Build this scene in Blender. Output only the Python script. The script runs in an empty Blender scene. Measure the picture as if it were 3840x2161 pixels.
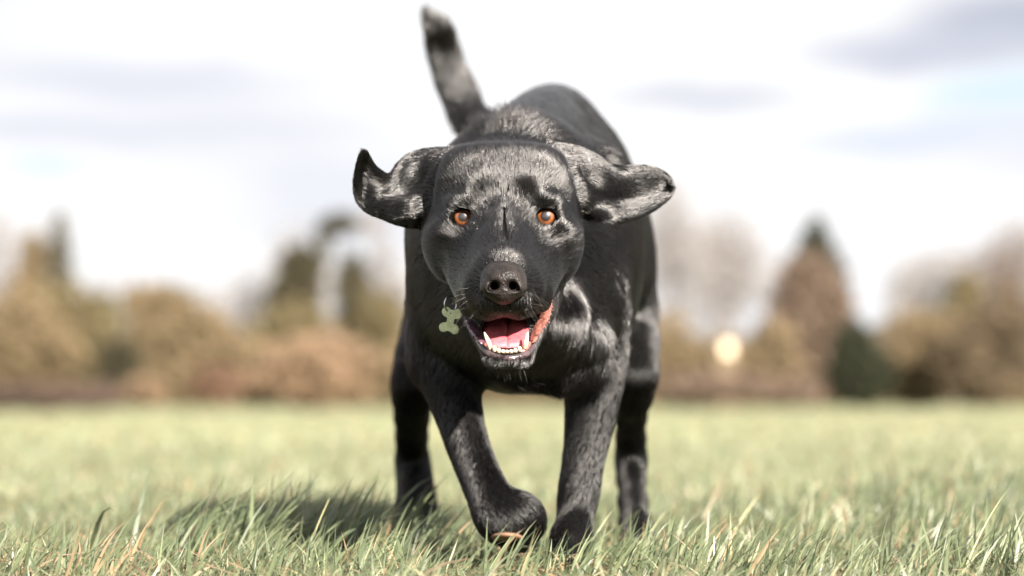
import bpy, math, random
import numpy as np
from mathutils import Vector

R_ = math.radians
rng = np.random.default_rng(7)
random.seed(7)
scene = bpy.context.scene
COL = scene.collection

# ------------------------------------------------------------------ camera
F = 10100.0            # focal length in photo pixels (3840 wide)
CAMH = 0.187           # lens height above the turf
HY = 1516.0            # row of the horizon in the photo
cam_d = bpy.data.cameras.new('camera')
cam = bpy.data.objects.new('camera', cam_d)
COL.objects.link(cam)
cam.location = (0, 0, CAMH)
cam.rotation_euler = (R_(90), 0, 0)
cam_d.sensor_width = 36
cam_d.lens = F / 3840 * 36
cam_d.shift_y = (HY - 1080.5) / 3840
cam_d.clip_start = 0.05
cam_d.clip_end = 6000
cam_d.dof.use_dof = True
cam_d.dof.focus_distance = 2.72
cam_d.dof.aperture_fstop = 3.3
scene.camera = cam

# ------------------------------------------------------------------ world and sun
SUN_EL, SUN_AZ = 29.0, 30.0      # azimuth: degrees right of straight behind the camera
world = bpy.data.worlds.new('World')
scene.world = world
world.use_nodes = True
wt = world.node_tree
for n in list(wt.nodes):
    wt.nodes.remove(n)
def wn(t, **kw):
    n = wt.nodes.new(t)
    for k, v in kw.items():
        setattr(n, k, v)
    return n
out = wn('ShaderNodeOutputWorld')
bg = wn('ShaderNodeBackground'); bg.inputs[1].default_value = 0.050
sky = wn('ShaderNodeTexSky', sky_type='NISHITA')
sky.sun_disc = False
sky.sun_elevation = R_(SUN_EL)
sky.sun_rotation = R_(180 - SUN_AZ)
sky.air_density = 1.0; sky.dust_density = 2.0; sky.ozone_density = 1.0
tc = wn('ShaderNodeTexCoord')
mp = wn('ShaderNodeMapping'); mp.inputs['Scale'].default_value = (3.2, 3.2, 12.0)
mp.inputs['Location'].default_value = (0.35, 0.2, 0.1)
nz = wn('ShaderNodeTexNoise'); nz.inputs['Scale'].default_value = 1.3; nz.inputs['Detail'].default_value = 4
nz.inputs['Roughness'].default_value = 0.45
rp = wn('ShaderNodeValToRGB')
rp.color_ramp.elements[0].position = 0.30; rp.color_ramp.elements[0].color = (0.0, 0.0, 0.0, 1)
rp.color_ramp.elements[1].position = 0.44; rp.color_ramp.elements[1].color = (1, 1, 1, 1)
cl = wn('ShaderNodeMix', data_type='RGBA')
cl.inputs['A'].default_value = (5.3, 5.3, 5.35, 1)        # sunlit cloud
cl.inputs['B'].default_value = (4.3, 4.4, 4.7, 1)      # shaded cloud base
mp2 = wn('ShaderNodeMapping'); mp2.inputs['Scale'].default_value = (5.0, 5.0, 19.0); mp2.inputs['Location'].default_value = (2.1, .4, .65)
nz2 = wn('ShaderNodeTexNoise'); nz2.inputs['Scale'].default_value = 1.0; nz2.inputs['Detail'].default_value = 3; nz2.inputs['Roughness'].default_value = .4
rp2 = wn('ShaderNodeValToRGB')
rp2.color_ramp.elements[0].position = 0.46; rp2.color_ramp.elements[0].color = (0, 0, 0, 1)
rp2.color_ramp.elements[1].position = 0.66; rp2.color_ramp.elements[1].color = (1, 1, 1, 1)
wt.links.new(tc.outputs['Generated'], mp2.inputs['Vector']); wt.links.new(mp2.outputs[0], nz2.inputs['Vector'])
wt.links.new(nz2.outputs['Fac'], rp2.inputs['Fac']); wt.links.new(rp2.outputs[0], cl.inputs['Factor'])
# long soft cloud shadows: (x, z of the direction, half width, half height, depth)
wob = wn('ShaderNodeTexNoise'); wob.inputs['Scale'].default_value = 9; wob.inputs['Detail'].default_value = 3
wt.links.new(tc.outputs['Generated'], wob.inputs['Vector'])
wsc = wn('ShaderNodeVectorMath', operation='MULTIPLY_ADD'); wsc.inputs[1].default_value = (.07, 0, .028); wsc.inputs[2].default_value = (-.035, 0, -.014)
wt.links.new(wob.outputs['Color'], wsc.inputs[0])
wad = wn('ShaderNodeVectorMath', operation='ADD'); wt.links.new(tc.outputs['Generated'], wad.inputs[0]); wt.links.new(wsc.outputs[0], wad.inputs[1])
prev = cl.outputs['Result']
for (bx_, bz_, bw_, bh_, dep, col_) in [(-.135, .118, .085, .011, .85, (4.0, 4.1, 4.5)), (-.160, .100, .10, .009, .7, (4.0, 4.1, 4.5)), (-.10, .105, .07, .009, .5, (4.0, 4.08, 4.45)),
                                  (.185, .136, .05, .018, 1.0, (2.75, 2.9, 3.4)), (.155, .129, .055, .010, .8, (3.3, 3.45, 3.95)), (.07, .115, .045, .008, .8, (3.9, 4.0, 4.35)),
                                  (.185, .112, .040, .010, .9, (3.8, 4.5, 5.2)), (.150, .098, .07, .008, .9, (4.0, 4.25, 4.8)), (-.165, .087, .02, .006, .7, (4.0, 4.6, 5.2))]:
    sb = wn('ShaderNodeVectorMath', operation='SUBTRACT'); sb.inputs[1].default_value = (bx_, .98, bz_)
    dv = wn('ShaderNodeVectorMath', operation='MULTIPLY'); dv.inputs[1].default_value = (1 / bw_, 1.0, 1 / bh_)
    le = wn('ShaderNodeVectorMath', operation='LENGTH')
    mr_ = wn('ShaderNodeMapRange', interpolation_type='SMOOTHSTEP'); mr_.inputs['From Min'].default_value = .1; mr_.inputs['From Max'].default_value = 1.25
    mr_.inputs['To Min'].default_value = min(1, dep * 1.25); mr_.inputs['To Max'].default_value = 0
    c2 = wn('ShaderNodeMix', data_type='RGBA'); c2.inputs['B'].default_value = (*col_, 1)
    wt.links.new(wad.outputs[0], sb.inputs[0]); wt.links.new(sb.outputs[0], dv.inputs[0]); wt.links.new(dv.outputs[0], le.inputs[0])
    wt.links.new(le.outputs['Value'], mr_.inputs['Value']); wt.links.new(mr_.outputs[0], c2.inputs['Factor']); wt.links.new(prev, c2.inputs['A'])
    prev = c2.outputs['Result']
mx = wn('ShaderNodeMix', data_type='RGBA')
wt.links.new(prev, mx.inputs['B'])
wt.links.new(tc.outputs['Generated'], mp.inputs['Vector'])
wt.links.new(mp.outputs[0], nz.inputs['Vector'])
wt.links.new(nz.outputs['Fac'], rp.inputs['Fac'])
wt.links.new(rp.outputs[0], mx.inputs['Factor'])
wt.links.new(sky.outputs[0], mx.inputs['A'])
wt.links.new(mx.outputs['Result'], bg.inputs[0])
wt.links.new(bg.outputs[0], out.inputs[0])

sd = bpy.data.lights.new('sun', 'SUN')
sun = bpy.data.objects.new('sun', sd); COL.objects.link(sun)
sd.energy = 5.0; sd.angle = R_(0.5); sd.color = (1.0, 0.92, 0.82)
a, e = R_(SUN_AZ), R_(SUN_EL)
SUN_TO = Vector((math.sin(a) * math.cos(e), -math.cos(a) * math.cos(e), math.sin(e)))
sun.rotation_euler = SUN_TO.to_track_quat('Z', 'Y').to_euler()

scene.view_settings.view_transform = 'Standard'
scene.view_settings.look = 'None'
scene.view_settings.exposure = 2.05
scene.view_settings.gamma = 1
scene.render.engine = 'CYCLES'
scene.cycles.use_denoising = True
scene.cycles.max_bounces = 8
scene.cycles.transparent_max_bounces = 8
scene.cycles.caustics_reflective = False
scene.cycles.caustics_refractive = False
try:
    scene.cycles_curves.shape = 'RIBBONS'
except Exception:
    pass

# ------------------------------------------------------------------ helpers
def P(px, py, Y):
    return np.array([(px - 1920) / F * Y, Y, CAMH + (HY - py) / F * Y])
def L(npx, Y):
    return npx * Y / F

def tag(o, label=None, cat=None, group=None, kind=None):
    if label: o['label'] = label
    if cat: o['category'] = cat
    if group: o['group'] = group
    if kind: o['kind'] = kind
    return o

def mesh_obj(name, verts, faces, mat=None, parent=None, smooth=True):
    me = bpy.data.meshes.new(name)
    verts = np.asarray(verts, dtype=np.float32).reshape(-1, 3)
    if isinstance(faces, np.ndarray):
        n = faces.shape[1]
        me.vertices.add(len(verts)); me.vertices.foreach_set('co', verts.ravel())
        me.loops.add(faces.size); me.loops.foreach_set('vertex_index', faces.ravel().astype(np.int32))
        me.polygons.add(len(faces))
        me.polygons.foreach_set('loop_start', np.arange(0, faces.size, n, dtype=np.int32))
        me.polygons.foreach_set('loop_total', np.full(len(faces), n, dtype=np.int32))
        me.update(calc_edges=True)
    else:
        me.from_pydata(verts.tolist(), [], faces)
        me.update()
    if smooth:
        me.polygons.foreach_set('use_smooth', np.ones(len(me.polygons), dtype=bool))
    if mat:
        for m in (mat if isinstance(mat, (list, tuple)) else [mat]):
            me.materials.append(m)
    o = bpy.data.objects.new(name, me)
    COL.objects.link(o)
    if parent: o.parent = parent
    return o

class NT:
    """small node-tree builder"""
    def __init__(s, name):
        s.m = bpy.data.materials.new(name); s.m.use_nodes = True
        s.t = s.m.node_tree
        for n in list(s.t.nodes): s.t.nodes.remove(n)
        s.out = s.n('ShaderNodeOutputMaterial')
    def n(s, t, **kw):
        x = s.t.nodes.new(t)
        for k, v in kw.items(): setattr(x, k, v)
        return x
    def l(s, a, b): s.t.links.new(a, b)
    def bsdf(s, col=(.5, .5, .5), rough=.5, spec=.5, **kw):
        b = s.n('ShaderNodeBsdfPrincipled')
        b.inputs['Base Color'].default_value = (*col, 1)
        b.inputs['Roughness'].default_value = rough
        b.inputs['Specular IOR Level'].default_value = spec
        for k, v in kw.items(): b.inputs[k].default_value = v
        return b
    def noise(s, scale, detail=3, coord='Object', rough=.5, vec=None, sc=None):
        n = s.n('ShaderNodeTexNoise'); n.inputs['Scale'].default_value = scale
        n.inputs['Detail'].default_value = detail; n.inputs['Roughness'].default_value = rough
        if vec is None:
            c = s.n('ShaderNodeTexCoord'); vec = c.outputs[coord]
        if sc:
            mp = s.n('ShaderNodeMapping'); mp.inputs['Scale'].default_value = sc
            s.l(vec, mp.inputs['Vector']); vec = mp.outputs[0]
        s.l(vec, n.inputs['Vector'])
        return n.outputs['Fac']
    def ramp(s, fac, stops):
        r = s.n('ShaderNodeValToRGB')
        el = r.color_ramp.elements
        while len(el) < len(stops): el.new(0.5)
        for e_, (p, c) in zip(el, stops):
            e_.position = p; e_.color = (*c, 1)
        s.l(fac, r.inputs['Fac'])
        return r.outputs[0]
    def bump(s, fac, dist, strength=1.0):
        b = s.n('ShaderNodeBump'); b.inputs['Distance'].default_value = dist
        b.inputs['Strength'].default_value = strength
        s.l(fac, b.inputs['Height'])
        return b.outputs[0]
    def done(s, sh):
        s.l(sh, s.out.inputs['Surface']); return s.m

def simple(name, col, rough=.5, spec=.5, var=.25, scale=60, bump=0, bscale=200, **kw):
    t = NT(name)
    b = t.bsdf(col, rough, spec, **kw)
    c0 = tuple(x * (1 - var) for x in col); c1 = tuple(min(1, x * (1 + var)) for x in col)
    t.l(t.ramp(t.noise(scale), [(.3, c0), (.7, c1)]), b.inputs['Base Color'])
    if bump:
        t.l(t.bump(t.noise(bscale, 2), bump), b.inputs['Normal'])
    return t.done(b.outputs[0])

def sm(a, b, x):
    t = np.clip((x - a) / (b - a), 0, 1)
    return t * t * (3 - 2 * t)

# ------------------------------------------------------------------ ground
def gz(x, y):
    """height of the turf"""
    x = np.asarray(x, float); y = np.asarray(y, float)
    n = 0.006 * np.sin(x * 7.3 + y * 3.1) * np.sin(y * 5.2 - x * 2.0 + 1.3) + 0.004 * np.sin(x * 17 + y * 11)
    near = np.exp(-(y / 9.0) ** 2)
    mound = 0.045 * np.exp(-((x - 0.86) / 0.30) ** 2 - ((y - 4.6) / 0.55) ** 2)
    far = 0.02 * np.sin(x * 0.21 + 1) * np.sin(y * 0.13) * sm(8, 30, y)
    return n * near + mound + far

gxs = np.concatenate([-np.geomspace(2500, 1.6, 40), np.linspace(-1.5, 1.5, 70), np.geomspace(1.6, 2500, 40)])
gys = np.concatenate([[-60, -20, -6, 0, 1], np.linspace(1.5, 8, 110), np.geomspace(8.3, 3500, 60)])
GX, GY = np.meshgrid(gxs, gys)
gv = np.stack([GX, GY, gz(GX, GY)], -1).reshape(-1, 3)
nx, ny = len(gxs), len(gys)
ii, jj = np.meshgrid(np.arange(nx - 1), np.arange(ny - 1))
b0 = (jj * nx + ii).ravel()
t = NT('turf_soil')
b = t.bsdf(rough=.95, spec=.1)
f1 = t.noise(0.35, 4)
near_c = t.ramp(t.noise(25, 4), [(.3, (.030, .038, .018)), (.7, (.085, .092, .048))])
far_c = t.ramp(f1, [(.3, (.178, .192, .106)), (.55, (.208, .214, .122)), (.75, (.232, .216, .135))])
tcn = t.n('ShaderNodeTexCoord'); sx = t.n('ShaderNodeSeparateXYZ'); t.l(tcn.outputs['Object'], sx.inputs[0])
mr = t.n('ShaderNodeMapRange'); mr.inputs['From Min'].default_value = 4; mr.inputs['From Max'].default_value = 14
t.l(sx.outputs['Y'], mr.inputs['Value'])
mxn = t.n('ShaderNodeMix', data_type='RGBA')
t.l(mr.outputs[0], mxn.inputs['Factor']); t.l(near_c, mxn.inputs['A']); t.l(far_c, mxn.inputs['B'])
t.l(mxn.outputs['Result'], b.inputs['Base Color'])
t.l(t.bump(t.noise(60, 3), .01), b.inputs['Normal'])
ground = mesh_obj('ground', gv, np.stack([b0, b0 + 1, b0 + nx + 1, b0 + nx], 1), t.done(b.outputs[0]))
tag(ground, kind='structure')

# ------------------------------------------------------------------ grass
t = NT('grass_blade')
at = t.n('ShaderNodeAttribute', attribute_name='blade_colour')
b = t.bsdf(rough=.42, spec=.45)
t.l(at.outputs['Color'], b.inputs['Base Color'])
tr = t.n('ShaderNodeBsdfTranslucent'); t.l(at.outputs['Color'], tr.inputs['Color'])
mxs = t.n('ShaderNodeMixShader'); mxs.inputs[0].default_value = .32
t.l(b.outputs[0], mxs.inputs[1]); t.l(tr.outputs[0], mxs.inputs[2])
M_GRASS = t.done(mxs.outputs[0])

def blades(x, y, h, w, lean, ang, bend, colr, nseg=5, twist=None):
    """arrays of blades -> verts, quads, colours"""
    N = len(x)
    s = np.linspace(0, 1, nseg + 1)
    z0 = gz(x, y) - 0.004
    dx, dy = np.cos(ang), np.sin(ang)
    horiz = lean[:, None] * s + bend[:, None] * s ** 2.2
    up = s * np.sqrt(np.clip(1 - 0.55 * np.minimum(horiz, 1.15) ** 2, .12, 1)) - 0.25 * np.clip(bend[:, None] - .6, 0, 1) * s ** 4
    cx = x[:, None] + dx[:, None] * horiz * h[:, None]
    cy = y[:, None] + dy[:, None] * horiz * h[:, None]
    cz = z0[:, None] + up * h[:, None]
    wa = (ang + np.pi / 2 if twist is None else twist)
    ww = w[:, None] * 0.5 * (np.clip(1.02 - s ** 1.8, 0.03, 1))
    ox, oy = np.cos(wa)[:, None] * ww, np.sin(wa)[:, None] * ww
    A = np.stack([cx - ox, cy - oy, cz], -1); B = np.stack([cx + ox, cy + oy, cz + ww * .25], -1)
    V = np.stack([A, B], 2).reshape(N, -1, 3)                     # N, 2(nseg+1), 3
    k = np.arange(nseg)
    q = np.stack([2 * k, 2 * k + 1, 2 * k + 3, 2 * k + 2], 1)
    Q = (np.arange(N)[:, None, None] * (2 * (nseg + 1)) + q[None]).reshape(-1, 4)
    C = np.repeat(colr[:, None, :], 2 * (nseg + 1), 1)
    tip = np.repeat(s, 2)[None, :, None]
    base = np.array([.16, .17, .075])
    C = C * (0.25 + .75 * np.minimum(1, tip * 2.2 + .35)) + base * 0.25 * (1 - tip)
    return V.reshape(-1, 3), Q, C.reshape(-1, 3)

def blade_cols(n, straw=.10, pale=.25):
    g = rng.random(n)[:, None]
    c = (1 - g) * np.array([.056, .080, .042]) + g * np.array([.150, .174, .094])
    u = rng.random(n)
    st = np.array([.30, .205, .125]) * (.6 + .6 * rng.random(n))[:, None]
    pl = np.array([.238, .252, .155]) * (.8 + .4 * rng.random(n))[:, None]
    c = np.where((u < straw)[:, None], st, c)
    c = np.where(((u >= straw) & (u < straw + pale))[:, None], pl, c)
    return c

gV, gQ, gC = [], [], []
off = 0
def add_blades(*a_, **k_):
    global off
    v, q, c = blades(*a_, **k_)
    gV.append(v); gQ.append(q + off); gC.append(c); off += len(v)

def zone(n, y0, y1, h0, h1, w0, w1, power=1.0, straw=.1, pale=.25, margin=.8, nseg=5):
    yy = y0 + (y1 - y0) * rng.random(n) ** power
    hw = yy * .2 + margin
    xx = (rng.random(n) * 2 - 1) * hw
    cl = .5 + .5 * np.sin(xx * 9 + 3 * np.sin(yy * 4)) * np.sin(yy * 8 + 2 * np.sin(xx * 6))
    h = (h0 + (h1 - h0) * rng.random(n) ** 1.6) * (.75 + .5 * cl)
    # shorter turf under the dog
    w = w0 + (w1 - w0) * rng.random(n)
    for fx, fy in ((.066, 2.98), (.160, 3.25), (-.115, 3.42), (-.005, 2.93)):      # trodden turf before the paws
        tr_ = np.exp(-((xx - fx * (1 - (fy - yy) / 3.2)) / .062) ** 4) * (yy < fy + .08) * (yy > fy - .55)
        h = h * (1 - .52 * tr_)
    ang = rng.random(n) * 2 * np.pi
    ang = np.where(rng.random(n) < .45, .35 + .7 * rng.standard_normal(n), ang)   # leans right with the wind
    lean = np.abs(rng.normal(.25, .22, n)); bend = np.abs(rng.normal(.25, .28, n))
    tw = rng.random(n) * np.pi
    add_blades(xx, yy, h, w, lean, ang, bend, blade_cols(n, straw, pale), nseg=nseg, twist=tw)

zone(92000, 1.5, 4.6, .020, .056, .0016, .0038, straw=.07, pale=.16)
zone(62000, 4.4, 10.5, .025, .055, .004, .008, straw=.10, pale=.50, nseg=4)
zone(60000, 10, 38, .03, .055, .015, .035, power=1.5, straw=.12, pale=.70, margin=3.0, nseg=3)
# undergrowth: flattened blades close to the soil
n = 22000
yy = 2.0 + 3.0 * rng.random(n); xx = (rng.random(n) * 2 - 1) * (yy * .2 + .3)
add_blades(xx, yy, .025 + .03 * rng.random(n), .0025 + .002 * rng.random(n), .7 + .5 * rng.random(n),
           rng.random(n) * 6.28, .2 + .3 * rng.random(n), blade_cols(n, .3, .2), twist=rng.random(n) * 3.14)
def clump(cx, cy, rx, ry, n, h0, h1, w=.004, straw=.06, pale=.1, ang0=.5, sp=.6, lean=.35):
    x = cx + rx * rng.standard_normal(n); y = cy + ry * rng.standard_normal(n)
    ang = ang0 + sp * rng.standard_normal(n)
    add_blades(x, y, h0 + (h1 - h0) * rng.random(n) ** 1.5, w * (.6 + .8 * rng.random(n)),
               np.abs(rng.normal(lean, .22, n)), ang, np.abs(rng.normal(.2, .25, n)), blade_cols(n, straw, pale),
               twist=rng.random(n) * 3.14, nseg=6)
clump(-.28, 3.08, .075, .07, 420, .07, .140, w=.0048, pale=.03, straw=.04, lean=.5)               # tuft in the dog's shadow
clump(-.17, 3.12, .06, .08, 300, .05, .09, pale=.03)
clump(.72, 3.85, .16, .30, 3600, .04, .095, w=.0045, pale=.2, sp=1.2)    # tussock to the right
clump(.62, 3.6, .14, .3, 700, .05, .09)
clump(.30, 2.72, .12, .08, 260, .05, .085)
clump(.60, 2.95, .10, .10, 420, .05, .10, pale=.1)
clump(.54, 2.75, .07, .08, 240, .05, .09, pale=.3)
clump(-.22, 2.72, .16, .08, 260, .045, .08)
clump(-.46, 2.70, .08, .08, 200, .045, .085, straw=.3)
clump(.10, 2.80, .10, .05, 90, .05, .08)
clump(.17, 2.98, .07, .08, 120, .05, .085)
# hand-set single blades (x, y, height, width, lean, angle, bend, colour)
G1, G2, S1, Yl = (.11, .15, .065), (.20, .23, .13), (.40, .27, .15), (.48, .46, .24)
singles = [(-.235, 2.95, .135, .0022, .30, .2, .10, Yl), (.100, 2.74, .085, .0045, .55, .15, .1, G2),
           (.165, 2.95, .095, .0055, .62, .1, .1, G2), (.07, 2.93, .09, .005, .5, .5, .1, G2),
           (.130, 2.96, .095, .003, .9, -.1, .1, S1), (.235, 2.88, .085, .003, .05, 1.9, .0, Yl),
           (.30, 3.2, .10, .004, .55, .1, .2, G1), (.255, 3.3, .095, .006, .6, .3, .0, Yl),
           (-.035, 2.7, .075, .005, .5, .2, .05, G2), (-.135, 2.75, .08, .004, .3, .3, .05, G2),
           (-.36, 2.72, .085, .003, .12, .2, .0, G2), (-.47, 2.7, .10, .003, .4, 3.0, .2, G1),
           (.46, 2.78, .12, .0028, .38, .2, .12, Yl), (.50, 2.8, .09, .005, .35, .3, .1, G2),
           (.05, 2.68, .08, .004, .35, .2, .1, G2), (.64, 2.85, .11, .003, .2, 2.9, .1, G1),
           (.22, 2.75, .08, .002, .9, 3.0, -.1, S1), (.56, 2.72, .08, .0045, .5, .2, .1, G2)]
sa = np.array([s_[:7] for s_ in singles]); sc_ = np.array([s_[7] for s_ in singles])
add_blades(sa[:, 0], sa[:, 1], sa[:, 2] * .92, sa[:, 3] * .78, sa[:, 4], sa[:, 5], sa[:, 6], sc_, nseg=8, twist=np.full(len(sa), .1))
# dry brown arching leaves
n = 50
yy = 2.45 + .5 * rng.random(n); xx = np.where(rng.random(n) < .6, -.42 + .1 * rng.standard_normal(n), (rng.random(n) * 2 - 1) * .6)
add_blades(xx, yy, .05 + .04 * rng.random(n), .0035 + .0045 * rng.random(n), .5 + .3 * rng.random(n), rng.random(n) * 6.28,
           .8 + .5 * rng.random(n), np.array([.27, .19, .125]) * (.6 + .6 * rng.random(n))[:, None], nseg=8, twist=rng.random(n) * 3.14)
gV = np.concatenate(gV); gQ = np.concatenate(gQ); gC = np.concatenate(gC)
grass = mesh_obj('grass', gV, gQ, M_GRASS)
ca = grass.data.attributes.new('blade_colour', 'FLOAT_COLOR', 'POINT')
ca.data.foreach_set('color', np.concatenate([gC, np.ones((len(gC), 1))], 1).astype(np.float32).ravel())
tag(grass, 'sunlit green and straw coloured meadow grass around the dog', 'grass', kind='stuff')

# ------------------------------------------------------------------ background trees and bushes
def leafmat(name, c, v=.35, trans=.25):
    t = NT(name)
    b = t.bsdf(c, .8, .15)
    lo = tuple(x * (1 - v) for x in c); hi = tuple(x * (1 + v) for x in c)
    col = t.ramp(t.noise(.9, 3), [(.3, lo), (.7, hi)])
    t.l(col, b.inputs['Base Color'])
    tr = t.n('ShaderNodeBsdfTranslucent'); t.l(col, tr.inputs['Color'])
    m = t.n('ShaderNodeMixShader'); m.inputs[0].default_value = trans
    t.l(b.outputs[0], m.inputs[1]); t.l(tr.outputs[0], m.inputs[2])
    return t.done(m.outputs[0])
TM = {
    'grey': leafmat('bare_twigs', (.27, .245, .235)), 'tan': leafmat('tan_twigs', (.188, .142, .084)),
    'brown': leafmat('brown_twigs', (.135, .102, .066)), 'dark': leafmat('dark_olive_leaves', (.064, .056, .034)),
    'olive': leafmat('olive_leaves', (.145, .118, .064)), 'green': leafmat('green_leaves', (.095, .092, .048)),
    'fir': leafmat('fir_needles', (.034, .037, .022)), 'peach': leafmat('beech_leaves', (.255, .178, .115)),
    'rust': leafmat('rusty_leaves', (.185, .115, .078)), 'purple': leafmat('bramble_stems', (.110, .078, .062)),
    'pink': leafmat('reddish_twigs', (.165, .120, .090)), 'sage': leafmat('sage_leaves', (.115, .105, .080)),
}
M_BARK = simple('bark', (.085, .068, .05), .9, .1, .3, 3)

def tube(pts, rads, ns=8, cap=True):
    pts = np.asarray(pts, float); n = len(pts)
    tan = np.gradient(pts, axis=0); tan /= np.linalg.norm(tan, axis=1)[:, None] + 1e-12
    ref = np.array([0.31, .87, .2]); V = []
    for i in range(n):
        u = np.cross(tan[i], ref); u /= np.linalg.norm(u) + 1e-12
        v = np.cross(tan[i], u)
        an = np.arange(ns) * 2 * np.pi / ns
        V.append(pts[i] + rads[i] * (np.cos(an)[:, None] * u + np.sin(an)[:, None] * v))
    V = np.concatenate(V)
    Fc = [[i * ns + k, i * ns + (k + 1) % ns, (i + 1) * ns + (k + 1) % ns, (i + 1) * ns + k] for i in range(n - 1) for k in range(ns)]
    if cap:
        Fc += [list(range(ns))[::-1], [(n - 1) * ns + k for k in range(ns)]]
    return V, Fc

class MB:
    def __init__(s): s.v, s.f, s.n = [], [], 0
    def add(s, V, Fc):
        s.v.append(np.asarray(V)); s.f += [[i + s.n for i in f] for f in Fc]; s.n += len(V)
    def build(s, name, mat, parent=None, smooth=True):
        return mesh_obj(name, np.concatenate(s.v), s.f, mat, parent, smooth)

def leaf_cloud(lobes, n, size, aspect=1.0, seed=0):
    """many small leaf or twig faces spread through the lobes: (centre, radii) in metres, local to the tree"""
    g = np.random.default_rng(seed)
    vol = np.array([r[0] * r[1] * r[2] for _, r in lobes]); vol = vol ** .75; vol /= vol.sum()
    pick = g.choice(len(lobes), n, p=vol)
    C = np.array([c for c, _ in lobes])[pick]; Rr = np.array([r for _, r in lobes])[pick]
    d = g.standard_normal((n, 3)); d /= np.linalg.norm(d, axis=1)[:, None]
    rad = g.random(n) ** .42
    clumpn = 1 + .16 * np.sin(d[:, 0] * 9 + pick) * np.sin(d[:, 2] * 8 + 2 * pick) + .06 * g.standard_normal(n)
    p = C + d * Rr * (rad * clumpn)[:, None]
    p[:, 2] = np.maximum(p[:, 2], .05)
    u = g.standard_normal((n, 3)); u /= np.linalg.norm(u, axis=1)[:, None]
    w = g.standard_normal((n, 3)); w -= (w * u).sum(1)[:, None] * u; w /= np.linalg.norm(w, axis=1)[:, None]
    s = size * (.5 + g.random(n))[:, None]
    V = np.stack([p - u * s, p + w * s * aspect * .55, p + u * s, p - w * s * aspect * .55], 1).reshape(-1, 3)
    return V, (np.arange(n)[:, None] * 4 + np.arange(4)[None])

def tree(name, label, cat, group, px, base_off, Y, lobes_px, mat, n=2600, size=None, aspect=1.0, trunk=None, limbs=5, seed=1):
    """lobes_px: (px, py, rx_px, rz_px) seen in the photo, turned into metres at the distance Y"""
    root = bpy.data.objects.new(name, None); COL.objects.link(root)
    bx = (px - 1920) / F * Y
    bz = float(gz(bx, Y))
    root.location = (bx, Y, bz)
    tag(root, label, cat, group)
    lob = []
    for (lx, ly, rx, rz) in lobes_px:
        w = P(lx, ly - 12, Y); lob.append(((w[0] - bx, random.uniform(-.1, .1) * L(rx, Y), w[2] - bz), (L(rx, Y) * 1.2, L(rx, Y), L(rz, Y) * 1.2)))
    V, Q = leaf_cloud(lob, n, size or L(15, Y), aspect, seed)
    mesh_obj('crown', V, Q, mat, root, smooth=False)
    top = max(l_[0][2] for l_ in lob)
    tr_ = trunk or max(.05, top * .028)
    mb = MB()
    hs = np.linspace(-.1, top, 7)
    wob = np.array([[.03 * top * math.sin(i * 1.7 + seed), .03 * top * math.cos(i * 1.3), h] for i, h in enumerate(hs)])
    wob[0, :2] = 0
    tx = lob[int(np.argmax([l_[0][2] for l_ in lob]))][0][0]
    wob[:, 0] += tx * np.linspace(0, 1, 7) ** 1.3
    mb.add(*tube(wob, np.linspace(tr_, tr_ * .25, 7)))
    g = np.random.default_rng(seed + 50)
    for i in range(limbs):
        c, r = lob[i % len(lob)]
        s_ = wob[min(5, 1 + i % 5)]
        e_ = np.array(c) + np.array(r) * g.uniform(-.6, .6, 3)
        m_ = (s_ + e_) / 2 + np.array([0, 0, .12 * top])
        mb.add(*tube([s_, m_ * .6 + s_ * .4, m_ * .7 + e_ * .3, e_], [tr_ * .5, tr_ * .4, tr_ * .25, tr_ * .1], 6))
    mb.build('trunk', M_BARK, root)
    return root

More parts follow.
